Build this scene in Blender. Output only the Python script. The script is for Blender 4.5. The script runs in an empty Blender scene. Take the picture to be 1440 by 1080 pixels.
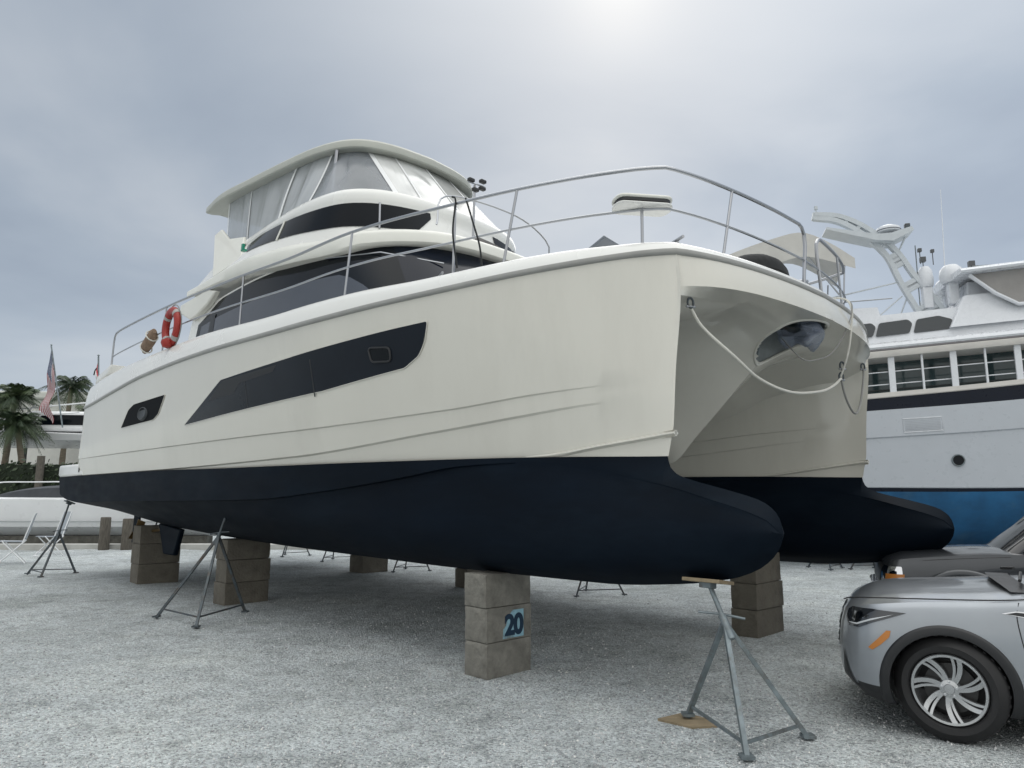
import bpy, math, random
import numpy as np
from mathutils import Vector, Matrix, Euler
random.seed(7)
SC = bpy.context.scene
COL = SC.collection
R = math.radians

# ------------------------------------------------------------------ camera, sky, sun
cam = bpy.data.cameras.new('camera'); co = bpy.data.objects.new('camera', cam); COL.objects.link(co)
cam.sensor_width = 36; cam.lens = 25.25; cam.clip_end = 2000
co.location = (0, 0, 1.73); co.rotation_euler = (R(90 + 8.89), 0, 0)
SC.camera = co
SC.view_settings.view_transform = 'Standard'; SC.view_settings.look = 'None'
SC.view_settings.gamma = 1; SC.view_settings.exposure = 0.06
SUN_EL, SUN_AZ = R(38), R(9.3)
SUN_DIR = Vector((math.sin(SUN_AZ) * math.cos(SUN_EL), math.cos(SUN_AZ) * math.cos(SUN_EL), math.sin(SUN_EL)))
sl = bpy.data.lights.new('sun', 'SUN'); sl.energy = 0.6; sl.angle = R(40); sl.color = (1, .97, .92)
so = bpy.data.objects.new('sun', sl); COL.objects.link(so)
so.rotation_euler = SUN_DIR.to_track_quat('Z', 'Y').to_euler()

W = bpy.data.worlds.new('World'); SC.world = W; W.use_nodes = True
class NT:
    """small node-tree helper"""
    def __init__(s, t): s.t = t; s.n = t.nodes; s.l = t.links
    def node(s, typ, ins=None, **kw):
        n = s.n.new(typ)
        for k, v in kw.items(): setattr(n, k, v)
        for k, v in (ins or {}).items():
            if hasattr(v, 'is_output'): s.l.new(v, n.inputs[k])
            else: n.inputs[k].default_value = v
        return n
    def math(s, op, a, b=None, c=None, clamp=False):
        n = s.n.new('ShaderNodeMath'); n.operation = op; n.use_clamp = clamp
        for i, v in enumerate((a, b, c)):
            if v is None: continue
            if hasattr(v, 'is_output'): s.l.new(v, n.inputs[i])
            else: n.inputs[i].default_value = v
        return n.outputs[0]
    def ramp(s, fac, stops, interp='LINEAR'):
        n = s.n.new('ShaderNodeValToRGB'); s.l.new(fac, n.inputs[0]); e = n.color_ramp.elements
        n.color_ramp.interpolation = interp
        while len(e) < len(stops): e.new(.5)
        for q, (p, c) in zip(e, stops):
            q.position = p; q.color = (c, c, c, 1) if not hasattr(c, '__len__') else (*c, 1)
        return n.outputs[0]
    def mix(s, fac, a, b, blend='MIX'):
        n = s.n.new('ShaderNodeMix'); n.data_type = 'RGBA'; n.blend_type = blend
        for k, v in ((0, fac), (6, a), (7, b)):
            if hasattr(v, 'is_output'): s.l.new(v, n.inputs[k])
            else: n.inputs[k].default_value = v if k == 0 else (*v, 1)
        return n.outputs[2]
    def smooth(s, v, a, b):
        n = s.n.new('ShaderNodeMapRange'); n.interpolation_type = 'SMOOTHSTEP'
        s.l.new(v, n.inputs[0]); n.inputs[1].default_value = a; n.inputs[2].default_value = b
        return n.outputs[0]

def build_world():
    t = NT(W.node_tree); t.n.clear()
    out = t.node('ShaderNodeOutputWorld'); bg = t.node('ShaderNodeBackground'); t.l.new(bg.outputs[0], out.inputs[0])
    sky = t.node('ShaderNodeTexSky', sky_type='NISHITA', sun_disc=False, sun_elevation=SUN_EL, sun_rotation=SUN_AZ)
    tc = t.node('ShaderNodeTexCoord'); sep = t.node('ShaderNodeSeparateXYZ', {0: tc.outputs['Generated']})
    x, y, z = sep.outputs
    zc = t.math('ADD', t.math('MAXIMUM', z, 0.0), .16)
    cv = t.node('ShaderNodeCombineXYZ', {0: t.math('DIVIDE', x, zc), 1: t.math('DIVIDE', y, zc), 2: 0.3})
    n1 = t.node('ShaderNodeTexNoise', {'Vector': cv.outputs[0], 'Scale': .8, 'Detail': 6.0, 'Roughness': .52, 'Distortion': .35})
    mp = t.node('ShaderNodeMapping', {'Vector': cv.outputs[0], 'Location': (3.1, 1.4, 0), 'Rotation': (0, 0, .5), 'Scale': (.35, .9, 1)})
    n2 = t.node('ShaderNodeTexNoise', {'Vector': mp.outputs[0], 'Scale': .9, 'Detail': 4.0, 'Roughness': .5})
    f = t.math('ADD', t.math('MULTIPLY', n1.outputs[0], .55), t.math('MULTIPLY', n2.outputs[0], .45))
    cl = t.ramp(f, [(.37, (.325, .38, .46)), (.46, (.405, .465, .54)), (.535, (.51, .56, .62)), (.63, (.66, .69, .715))])
    hz = t.smooth(z, .34, .0)                           # paler, bluer air towards the horizon
    cl = t.mix(t.math('MULTIPLY', hz, .8), cl, (.475, .545, .635))
    hi = t.math('MULTIPLY', t.smooth(z, .44, .60), t.smooth(x, -.48, -.05))     # a paler sheet of cloud higher up
    cl = t.mix(t.math('MULTIPLY', hi, .78), cl, (.64, .685, .735))
    # thin cloud glowing where the sun stands behind it
    sd = t.node('ShaderNodeVectorMath', {0: tc.outputs['Generated'], 1: SUN_DIR}, operation='DOT_PRODUCT').outputs['Value']
    glow = t.math('ADD', t.math('MULTIPLY', t.math('POWER', t.math('MAXIMUM', sd, 0.0), 420.0), .50), t.math('MULTIPLY', t.math('POWER', t.math('MAXIMUM', sd, 0.0), 30.0), .14))
    cl = t.mix(t.math('MINIMUM', glow, 1.0), cl, (.93, .935, .92))
    # overcast: brightest overhead and behind the camera, out of the picture
    up, back = t.smooth(z, .58, .92), t.smooth(y, .15, -.6)
    cl = t.mix(t.math('MAXIMUM', up, back), cl, (.535, .535, .52))
    k = t.math('ADD', t.math('ADD', .90, t.math('MULTIPLY', t.smooth(x, -.35, .5), .17)), t.math('MULTIPLY', up, 2.7))
    k = t.math('ADD', k, t.math('MULTIPLY', back, .95))
    cl = t.node('ShaderNodeVectorMath', {0: cl, 'Scale': t.math('MULTIPLY', k, 10.0)}, operation='SCALE').outputs[0]
    c = t.mix(.9, sky.outputs[0], cl)
    t.l.new(c, bg.inputs[0]); bg.inputs[1].default_value = .1
build_world()

# ------------------------------------------------------------------ materials
MATS = {}
def mat(name, col, rough=.5, metal=0., var=.0, vscale=3., bump=0., bscale=40., coat=0., dirt=None, dscale=2., spec=.5, stretch=None, alpha=1.):
    if name in MATS: return MATS[name]
    m = bpy.data.materials.new(name); m.use_nodes = True; t = NT(m.node_tree)
    b = t.n['Principled BSDF']
    b.inputs['Roughness'].default_value = rough; b.inputs['Metallic'].default_value = metal
    b.inputs['Coat Weight'].default_value = coat; b.inputs['Specular IOR Level'].default_value = spec
    b.inputs['Coat Roughness'].default_value = .06
    b.inputs['Base Color'].default_value = (*col, 1); b.inputs['Alpha'].default_value = alpha
    tc = t.node('ShaderNodeTexCoord'); v = tc.outputs['Object']
    if stretch: v = t.node('ShaderNodeMapping', {'Vector': v, 'Scale': stretch}).outputs[0]
    c = None
    if var:
        n = t.node('ShaderNodeTexNoise', {'Vector': v, 'Scale': vscale, 'Detail': 5.0, 'Roughness': .6})
        lo = tuple(q * (1 - var) for q in col); hi = tuple(min(1, q * (1 + var)) for q in col)
        c = t.ramp(n.outputs[0], [(.3, lo), (.7, hi)])
    if dirt:
        n = t.node('ShaderNodeTexNoise', {'Vector': v, 'Scale': dscale, 'Detail': 7.0, 'Roughness': .68})
        c = t.mix(t.ramp(n.outputs[0], [(.5, 0), (.72, .85)]), c if c else col, dirt)
    if c: t.l.new(c, b.inputs['Base Color'])
    if var or dirt:
        n3 = t.node('ShaderNodeTexNoise', {'Vector': v, 'Scale': vscale * 2.3, 'Detail': 3.0})
        t.l.new(t.node('ShaderNodeMapRange', {0: n3.outputs[0], 3: max(0, rough - .1), 4: min(1, rough + .1)}).outputs[0], b.inputs['Roughness'])
    if bump:
        n = t.node('ShaderNodeTexNoise', {'Vector': v, 'Scale': bscale, 'Detail': 4.0})
        t.l.new(t.node('ShaderNodeBump', {'Height': n.outputs[0], 'Strength': bump, 'Distance': .02}).outputs[0], b.inputs['Normal'])
    MATS[name] = m
    return m

GEL = mat('cream_gelcoat', (.645, .628, .565), .2, var=.03, vscale=.5, coat=.6, bump=.035, bscale=.9, dirt=(.59, .572, .512), dscale=.9, stretch=(1, 1, .22))
GELW = mat('white_gelcoat', (.74, .74, .715), .25, var=.03, vscale=.8, coat=.25)
GELU = mat('roof_gelcoat', (.68, .68, .63), .35, var=.04, vscale=1.2)
ANTI = mat('navy_antifouling', (.0016, .005, .0105), .6, spec=.09, var=.25, vscale=1.6, bump=.08, bscale=9, dirt=(.005, .011, .019), dscale=.9, stretch=(.5, 1, 1.6))
GLASSD = mat('dark_tinted_glass', (.004, .006, .009), .05, var=.02, spec=.16)
GLASSH = mat('hull_window_glass', (.012, .016, .023), .15, var=.1, vscale=1.5, spec=.12)
GLASSREFL = mat('painted_glass_reflection', (.075, .085, .105), .1, var=.06, vscale=.6, spec=.2)  # reflected sky on the lower cabin glass, painted as a grey tone
STEEL = mat('polished_steel', (.38, .39, .41), .28, 1.0)
GALV = mat('galvanised_steel', (.20, .235, .25), .5, .65, var=.25, vscale=9, dirt=(.10, .075, .055), dscale=6)
DARKST = mat('dark_painted_steel', (.07, .085, .095), .5, .4, var=.25, vscale=8, dirt=(.09, .06, .04), dscale=5)
BLACK = mat('black_rubber', (.012, .012, .013), .6, var=.15, vscale=6)
BLACKP = mat('black_plastic', (.016, .017, .019), .42, var=.1)
WHITE = mat('white_paint', (.78, .79, .80), .3, var=.03, vscale=1.5, coat=.2)
CONC = mat('cast_concrete', (.195, .188, .165), .9, var=.28, vscale=5, bump=.5, bscale=30, dirt=(.085, .08, .07), dscale=3.2)
CONCB = mat('brown_concrete', (.145, .132, .108), .9, var=.28, vscale=5, bump=.6, bscale=30, dirt=(.055, .05, .04), dscale=2.5)
WOOD = mat('weathered_plywood', (.24, .19, .12), .8, var=.25, vscale=4, bump=.2, stretch=(1, 6, 6))
ROPE = mat('white_rope', (.62, .61, .56), .85, bump=.5, bscale=90)
ROPEG = mat('grey_rope', (.25, .25, .24), .85, bump=.5, bscale=90)
ROPEB = mat('black_rope', (.012, .014, .015), .8, bump=.5, bscale=90)
RED = mat('orange_red_vinyl', (.30, .02, .013), .42, var=.12, vscale=6)
CHROME = mat('chrome_trim', (.75, .76, .78), .08, 1.0)

# ------------------------------------------------------------------ mesh helpers
def mono(pts):
    """monotone cubic interpolation through (x, y) points"""
    xs = [float(p[0]) for p in pts]; ys = [float(p[1]) for p in pts]; n = len(xs)
    d = [(ys[i + 1] - ys[i]) / (xs[i + 1] - xs[i]) for i in range(n - 1)]
    m = [d[0]] + [0 if d[i - 1] * d[i] <= 0 else 2 * d[i - 1] * d[i] / (d[i - 1] + d[i]) for i in range(1, n - 1)] + [d[-1]]
    def f(x):
        if x <= xs[0]: return ys[0]
        if x >= xs[-1]: return ys[-1]
        i = 0
        while xs[i + 1] < x: i += 1
        h = xs[i + 1] - xs[i]; t = (x - xs[i]) / h
        return ((2*t**3 - 3*t*t + 1) * ys[i] + (t**3 - 2*t*t + t) * h * m[i] + (-2*t**3 + 3*t*t) * ys[i + 1] + (t**3 - t*t) * h * m[i + 1])
    return f
def catmull(pts, n):
    """n points evenly along a centripetal-ish Catmull-Rom curve through pts (any dimension)"""
    P = [np.array(p, float) for p in pts]
    P = [2 * P[0] - P[1]] + P + [2 * P[-1] - P[-2]]
    fine = []
    for i in range(1, len(P) - 2):
        for k in range(24):
            t = k / 24
            fine.append(.5 * ((2 * P[i]) + (-P[i-1] + P[i+1]) * t + (2*P[i-1] - 5*P[i] + 4*P[i+1] - P[i+2]) * t*t + (-P[i-1] + 3*P[i] - 3*P[i+1] + P[i+2]) * t**3))
    fine.append(P[-2])
    L = [0]
    for a, b in zip(fine, fine[1:]): L.append(L[-1] + float(np.linalg.norm(b - a)))
    return [tuple(resamp(fine, L, L[-1] * i / (n - 1))) for i in range(n)]
def resamp(pts, L, s):
    j = int(np.searchsorted(L, s)); j = min(max(j, 1), len(pts) - 1)
    t = (s - L[j-1]) / max(1e-9, L[j] - L[j-1])
    return np.array(pts[j-1]) * (1 - t) + np.array(pts[j]) * t
def lerp(a, b, t): return tuple(p + (q - p) * t for p, q in zip(a, b))

class MB:
    def __init__(s): s.v = []; s.f = []
    def add(s, vs, fs):
        o = len(s.v); s.v += [tuple(map(float, p)) for p in vs]; s.f += [tuple(i + o for i in f) for f in fs]; return s
    def box(s, c, d, rot=None):
        x, y, z = (q / 2 for q in d)
        vs = [Vector((i * x, j * y, k * z)) for i in (-1, 1) for j in (-1, 1) for k in (-1, 1)]
        if rot is not None:
            m = rot if isinstance(rot, Matrix) else Euler(rot).to_matrix()
            vs = [m @ v for v in vs]
        c = Vector(c)
        return s.add([v + c for v in vs], [(0, 1, 3, 2), (4, 6, 7, 5), (0, 4, 5, 1), (2, 3, 7, 6), (0, 2, 6, 4), (1, 5, 7, 3)])
    def tube(s, path, r, seg=8, caps=True, closed=False):
        P = [Vector(p) for p in path]; n = len(P); rows = []; ref = None
        for i, p in enumerate(P):
            if closed: t = (P[(i + 1) % n] - P[i - 1])
            else: t = P[min(i + 1, n - 1)] - P[max(i - 1, 0)]
            t.normalize()
            if ref is None: ref = t.orthogonal().normalized()
            ref = (ref - t * ref.dot(t)).normalized(); b = t.cross(ref)
            rr = r[i] if hasattr(r, '__len__') else r
            rows.append([p + (ref * math.cos(a) + b * math.sin(a)) * rr for a in (2 * math.pi * k / seg for k in range(seg))])
        s.grid(rows, closev=True, closeu=closed)
        if caps and not closed:
            o = len(s.v); s.v += [tuple(q) for q in rows[0]] + [tuple(q) for q in rows[-1]]
            s.f += [tuple(o + k for k in reversed(range(seg))), tuple(o + seg + k for k in range(seg))]
        return s
    def grid(s, rows, closeu=False, closev=False):
        o = len(s.v); n = len(rows); m = len(rows[0])
        for r in rows: s.v += [tuple(map(float, p)) for p in r]
        for i in range(n if closeu else n - 1):
            for j in range(m if closev else m - 1):
                a = o + i * m + j; b = o + i * m + (j + 1) % m; i2 = (i + 1) % n
                s.f.append((a, b, o + i2 * m + (j + 1) % m, o + i2 * m + j))
        return s
    def lathe(s, prof, c=(0, 0, 0), axis='z', seg=32):
        rows = []
        for k in range(seg):
            a = 2 * math.pi * k / seg; ca, sa = math.cos(a), math.sin(a)
            rows.append([(c[0] + r * ca, c[1] + r * sa, c[2] + h) if axis == 'z' else ((c[0] + r * ca, c[1] + h, c[2] + r * sa) if axis == 'y' else (c[0] + h, c[1] + r * ca, c[2] + r * sa)) for r, h in prof])
        return s.grid(rows, closeu=True)
    def poly(s, pts): return s.add(pts, [tuple(range(len(pts)))])
    def prism(s, pts, d):
        n = len(pts); d = Vector(d)
        return s.add([Vector(p) for p in pts] + [Vector(p) + d for p in pts],
                     [tuple(reversed(range(n))), tuple(range(n, 2 * n))] + [(i, (i + 1) % n, n + (i + 1) % n, n + i) for i in range(n)])
    def build(s, name, m, parent=None, ang=38, bevel=0, seg=2, flat=False, fix=False):
        me = bpy.data.meshes.new(name); me.from_pydata(s.v, [], s.f); me.update()
        if fix:
            import bmesh
            bm = bmesh.new(); bm.from_mesh(me); bmesh.ops.remove_doubles(bm, verts=bm.verts, dist=1e-5)
            bmesh.ops.recalc_face_normals(bm, faces=bm.faces); bm.to_mesh(me); bm.free()
        if not flat:
            me.polygons.foreach_set('use_smooth', [True] * len(me.polygons)); me.set_sharp_from_angle(angle=R(ang))
        for q in (m if isinstance(m, (list, tuple)) else [m]): me.materials.append(q)
        o = bpy.data.objects.new(name, me); COL.objects.link(o)
        if parent: o.parent = parent
        if bevel:
            b = o.modifiers.new('bevel', 'BEVEL'); b.width = bevel; b.segments = seg; b.limit_method = 'ANGLE'; b.angle_limit = R(40)
        return o
def tag(o, label=None, cat=None, group=None, kind=None):
    for k, v in (('label', label), ('category', cat), ('group', group), ('kind', kind)):
        if v: o[k] = v
    return o
def empty(name, loc=(0, 0, 0), rz=0., label=None, cat=None, group=None):
    o = bpy.data.objects.new(name, None); COL.objects.link(o); o.location = loc; o.rotation_euler = (0, 0, rz)
    o.empty_display_size = .2
    return tag(o, label, cat, group)
# ------------------------------------------------------------------ the catamaran (local frame: x forward, y port, z up)
B_LOC, B_ROT = Vector((1.462, 9.089, -.05)), Euler((R(-1.3), 0, R(-45.5)))
B_MAT = Matrix.Translation(B_LOC) @ B_ROT.to_matrix().to_4x4()
def bw(p): return B_MAT @ Vector(p)                     # boat frame -> world

z_boot = mono([(-12.5, 2.14), (-8, 2.14), (-4.4, 2.11), (.15, 2.10), (2.01, 2.07), (3.2, 2.05)])
dy_boot = mono([(-12.5, 1.0), (-8, .98), (-5, .9), (-2.5, .73), (-1.25, .57), (.15, .35), (1.4, .12), (2.01, 0), (3.2, 0)])
z_sheer = mono([(-12.5, 3.5), (-11.4, 3.54), (-9.4, 3.68), (-7.85, 3.78), (-5.85, 3.82), (-2.8, 3.79), (-.4, 3.83), (1.25, 3.87), (2.2, 3.88), (3, 3.88)])
SHEER = [(-12.5, -3.4), (-8, -3.45), (-5, -3.45), (-2.8, -3.37), (-1.4, -3.21), (-.4, -3.02), (.5, -2.82), (1.25, -2.60), (1.75, -2.42), (2.0, -2.29), (2.13, -2.2)]
y_sheer = mono(SHEER)
FRONT = [(2.13, -2.2), (2.24, -1.95), (2.33, -1.65), (2.42, -1.2), (2.49, -.6), (2.52, 0)]
u_stem = mono([(1.9, 2.0), (2.07, 2.01), (2.26, 2.06), (2.8, 2.10), (3.54, 2.17), (3.7, 2.16), (3.9, 2.13)])
z_A = mono([(-12.5, 2.50), (-3, 2.53), (-.3, 2.61), (.8, 2.69), (1.7, 2.73), (2.3, 2.75)])
z_B = mono([(-12.5, 2.155), (-7.9, 2.155), (-6.8, 2.16), (-3, 2.22), (-.5, 2.40), (.6, 2.50), (1.3, 2.56), (2.3, 2.6)])
fade = mono([(-12.5, 1), (.3, 1), (1.95, 0), (3, 0)])
z_cap = mono([(-12.5, 3.95), (-11.4, 4.03), (-10.6, 4.11), (-8.4, 4.17), (-6.2, 4.18), (-3, 4.07), (-1.75, 4.07), (-.5, 4.04), (.9, 4.05), (1.8, 4.02), (2.4, 3.99), (3, 3.99)])
def top_y(u, z, step=True):
    """starboard topside: half breadth (negative y) at station u and height z"""
    zb, zs = z_boot(u), z_sheer(u); t = min(1.0, max(0., (z - zb) / (zs - zb)))
    yb = -(2.2 + dy_boot(u)); ys = min(y_sheer(u), -2.2) if u < 2.13 else -2.2
    y = yb + (ys - yb) * t ** .85
    if step:
        f = fade(u)
        if z < z_B(u): y += .040 * f
        elif z < z_A(u): y += .017 * f
    return y

boat = empty('motor_catamaran', label='cream power catamaran yacht with navy bottom and twin bulbous bows, propped on concrete blocks', cat='catamaran')
boat.location = B_LOC; boat.rotation_euler = B_ROT
def part(b, name, m, parent=None, **kw): return b.build(name, m, parent or boat, **kw)
def mir(p): return (p[0], -p[1], p[2])
U0 = -11.45
u_aft = mono([(2.1, -12.35), (2.5, -12.1), (3.0, -11.75), (3.54, -11.45), (4, -11.4)])
UB = -13.8

def topside_rows(side, inner):
    """rows of points from boot top up; side -1 starboard, +1 port"""
    rows = []
    def pts(zf, ofs=0.0, n=90):
        r = []
        for i in range(n + 1):
            s = 1 - (1 - i / n) ** 1.6
            u = U0 + s * (2.0 - U0)
            for _ in range(3): ua = u_aft(zf(u)); u = ua + s * (u_stem(zf(u)) - ua)
            z = zf(u)
            if i == n: y = -2.2
            elif inner:
                zb, zs = z_boot(u), 3.5; t = min(1, max(0, (z - zb) / (zs - zb)))
                d = min(dy_boot(u), .8) * .9 + .16 * t * t * min(1, (u_stem(z) - u) * 2)
                f = fade(u) * (1 if z > z_A(u) - 1e-6 else (.2 if z > z_B(u) - 1e-6 else 0))
                y = -2.2 + d - .035 * fade(u) * 0 + (ofs if ofs < 0 else 0) * 0
                if z < z_B(u) - 1e-4: y -= .04 * fade(u)
                elif z < z_A(u) - 1e-4: y -= .022 * fade(u)
            else:
                y = top_y(u, z + ofs)
            r.append((u, y if side < 0 else -y, z))
        return r
    rows.append(pts(lambda u: z_boot(u)))
    rows.append(pts(lambda u: .5 * z_boot(u) + .5 * z_B(u)))
    rows.append(pts(lambda u: z_B(u) - .018, -.001)); rows.append(pts(lambda u: z_B(u) + .001))
    rows.append(pts(lambda u: .5 * z_B(u) + .5 * z_A(u)))
    rows.append(pts(lambda u: z_A(u) - .012, -.001)); rows.append(pts(lambda u: z_A(u) + .001))
    if inner:
        for k in range(1, 7): rows.append(pts(lambda u, k=k: z_A(u) + (3.66 - z_A(u)) * k / 6))
    else:
        for k in range(1, 9): rows.append(pts(lambda u, k=k: z_A(u) + (z_sheer(u) - z_A(u)) * k / 8))
    return rows

hull = MB()
for side in (-1, 1):
    hull.grid(topside_rows(side, False))
    rows = topside_rows(side, True)
    hull.grid(rows)
    # transom of each hull
    tr = [(u_aft(z), (y if side < 0 else -y), z) for y, z in [(top_y(-12.3, 2.14), 2.14), (top_y(-12, 2.6), 2.6), (top_y(-11.7, 3.1), 3.1), (top_y(U0, 3.53), 3.53), (-1.2, 3.53), (-1.25, 2.14)]]
    hull.poly(tr)
hull.poly([(-12.2, -1.3, 2.4), (-12.2, 1.3, 2.4), (U0, 1.3, 3.53), (U0, -1.3, 3.53)])
# bow band from the sheer down to the tunnel arch, rounded into the tunnel roof
fr = catmull(FRONT, 16); front = fr + [(x, -y) for x, y in reversed(fr[:-1])]
def arch(k):  # rows of the front lip: k 0 sheer .. 1 arch edge
    r = []
    for (x, y) in front:
        e = (abs(y) / 2.2) ** 6
        z = 3.88 + (3.60 - .05 * e - 3.88) * k
        x2 = x + (.07 * (1 - e)) * math.sin(k * math.pi * .5)
        r.append((x2, y, z))
    return r
hull.grid([arch(k / 6) for k in range(7)])
lip = arch(1.0)
# tunnel roof: high beside the hulls, with a V-shaped nacelle keel down the middle that rises to the bow
z_side = mono([(-12.5, 2.75), (-1.5, 2.78), (-.2, 2.95), (.5, 3.2), (1.0, 3.42), (1.5, 3.52), (2.05, 3.56), (2.6, 3.6)])
z_mid = mono([(-12.5, 2.3), (-.6, 2.14), (.35, 2.14), (.62, 2.18), (.96, 2.48), (1.34, 2.84), (1.71, 3.20), (1.95, 3.40), (2.2, 3.52), (2.4, 3.58), (2.6, 3.6)])
fil = mono([(-1, .34), (.9, .34), (1.7, .26), (2.2, .07), (2.6, 0)])
def ceil(u, y):
    a = abs(y); w = min(1, a / 1.25); k = w ** (1.0 if u < 1.75 else 1.0 + (u - 1.75) * 1.5)
    return z_mid(u) + (z_side(u) - z_mid(u)) * (k * (1.25 - .25 * k)) - fil(u) * (max(0, a - .95) / 1.15) ** 2
CEILU = [-12.2, -8, -5, -3, -2, -1.2, -.7, -.4, -.2] + [-.1 + i * .0375 for i in range(61)]
nY = 150
PK = (2.12, .05, .36, .36)                              # anchor locker opening: centre, half axes
def in_pocket(x, y): return ((x - PK[0]) / PK[2]) ** 2 + ((y - PK[1]) / PK[3]) ** 2 < 1
rows = [[(u, y, ceil(u, y)) for y in (-2.195 + 4.39 * j / nY for j in range(nY + 1))] for u in CEILU]
last = rows[-1]
def lip_at(y): return np.interp(y, [p[1] for p in lip], [p[0] for p in lip]), np.interp(y, [p[1] for p in lip], [p[2] for p in lip])
for k in range(1, 13):
    row = []
    for j, (u, y, z) in enumerate(last):
        q, zz = lip_at(y); t = k / 12; uu = u + (max(q, u) - u) * t
        row.append((uu, y, ceil(uu, y) * (1 - t) + zz * t))
    rows.append(row)
def surf_z(x, y):
    if x <= last[0][0]: return ceil(x, y)
    q, zz = lip_at(y); t = min(1, max(0, (x - last[0][0]) / max(1e-3, q - last[0][0]))); return ceil(x, y) * (1 - t) + zz * t
g = MB().grid(rows)
keep = [f for f in g.f if not in_pocket(*(sum(g.v[i][k] for i in f) / 4 for k in (0, 1)))]
hull.add(g.v, keep)
part(hull, 'hull', GEL, fix=True, ang=15)
# the recess above the opening
rec = MB(); ring = [(PK[0] + (PK[2] + .035) * math.cos(a), PK[1] + (PK[3] + .035) * math.sin(a)) for a in (2 * math.pi * k / 40 for k in range(40))]
rec.grid([[(x, y, surf_z(x, y) + .004) for x, y in ring], [(x * .96 + PK[0] * .04, y, max(3.78, surf_z(x, y) + .1)) for x, y in ring]], closev=True).poly([(x, y, 3.80) for x, y in ring])
part(rec, 'anchor_locker', mat('locker_grey', (.22, .24, .24), .6, var=.2, vscale=8))
rim = MB().tube([(PK[0] + (PK[2] + .022) * math.cos(a), PK[1] + (PK[3] + .022) * math.sin(a), surf_z(PK[0] + (PK[2] + .022) * math.cos(a), PK[1] + (PK[3] + .022) * math.sin(a)) + .004) for a in (2 * math.pi * k / 64 for k in range(64))],   .018, 8, closed=True)
part(rim, 'locker_rim', GEL)
kb = MB().tube([(1.70, 0, 3.19), (1.73, .0, 3.27), (1.79, .0, 3.40)], .012); part(kb, 'locker_strut', DARKST) if False else None

# --- navy bottoms with bulbs
z_keel = mono([(-13.8, 1.66), (-13, 1.55), (-12, 1.42), (-11, 1.30), (-9.35, 1.16), (-4.26, 1.0), (-2.4, .975), (-.6, .955), (1.3, .96), (2.1, 1.02), (2.57, 1.10), (2.78, 1.18), (2.91, 1.28), (2.965, 1.36), (2.983, 1.41), (2.99, 1.46)])
z_top = mono([(2.0, 2.07), (2.02, 1.99), (2.06, 1.94), (2.11, 1.905), (2.28, 1.85), (2.59, 1.77), (2.83, 1.695), (2.93, 1.625), (2.968, 1.565), (2.984, 1.51), (2.99, 1.46)])
z_ch = mono([(-13.8, 1.76), (-13.2, 1.64), (-12, 1.58), (-10.4, 1.61), (-4.1, 1.67), (-2.5, 1.78), (-1.1, 1.92), (-.2, 2.03), (.5, 2.05), (1.2, 1.98), (2.0, 1.83), (2.5, 1.70), (2.9, 1.56), (2.99, 1.46)])
dy_ch = mono([(-12, .95), (-8, .93), (-4.1, .83), (-2.5, .68), (-1.1, .55), (.15, .36), (1.0, .2), (1.5, .13), (2.0, .11), (2.5, .16), (2.75, .14), (2.9, .095), (2.96, .06), (2.985, .03), (2.99, 0)])
z_m1 = mono([(-13.8, 1.71), (-13, 1.58), (-12, 1.50), (-8, 1.42), (-4, 1.38), (0, 1.42), (1.5, 1.47), (2.5, 1.455), (2.99, 1.46)])
dy_m1 = mono([(-12, .60), (-8, .62), (-4, .62), (-2, .53), (0, .41), (1.0, .33), (1.6, .29), (2.1, .26), (2.5, .235), (2.75, .19), (2.88, .145), (2.95, .095), (2.98, .05), (2.99, 0)])
z_m2 = mono([(-13.8, 1.68), (-13, 1.56), (-12, 1.45), (-9, 1.24), (-4, 1.13), (0, 1.10), (1.5, 1.12), (2, 1.16), (2.5, 1.23), (2.85, 1.34), (2.99, 1.46)])
dy_m2 = mono([(-12, .28), (-8, .30), (-4, .34), (0, .30), (1.5, .235), (2.1, .20), (2.5, .17), (2.75, .14), (2.9, .10), (2.96, .06), (2.985, .03), (2.99, 0)])
def bottom_half(u):
    t = (0.0, z_top(u)) if u > 2.0 else (dy_boot(u), z_boot(u))
    ch = (dy_ch(u), min(z_ch(u), t[1] - .012)); m1 = (dy_m1(u), z_m1(u)); m2 = (dy_m2(u), z_m2(u)); k = (0.0, z_keel(u))
    a = [lerp(t, ch, q / 4) for q in range(4)]
    e = .045 * max(0, min(1, (.6 - u) / 1.2)); c2 = (ch[0] - e, ch[1] - .012)
    b = catmull([c2, m1, m2, k], 17)
    return a + [ch] + list(b)
US = [UB + .345 * i for i in range(35)] + [-1.7 + .18 * i for i in range(21)] + [2.0, 2.012, 2.03, 2.055, 2.09, 2.14] + [2.22 + .1 * i for i in range(6)] + [2.8, 2.86, 2.91, 2.945, 2.97, 2.983, 2.99]
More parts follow.
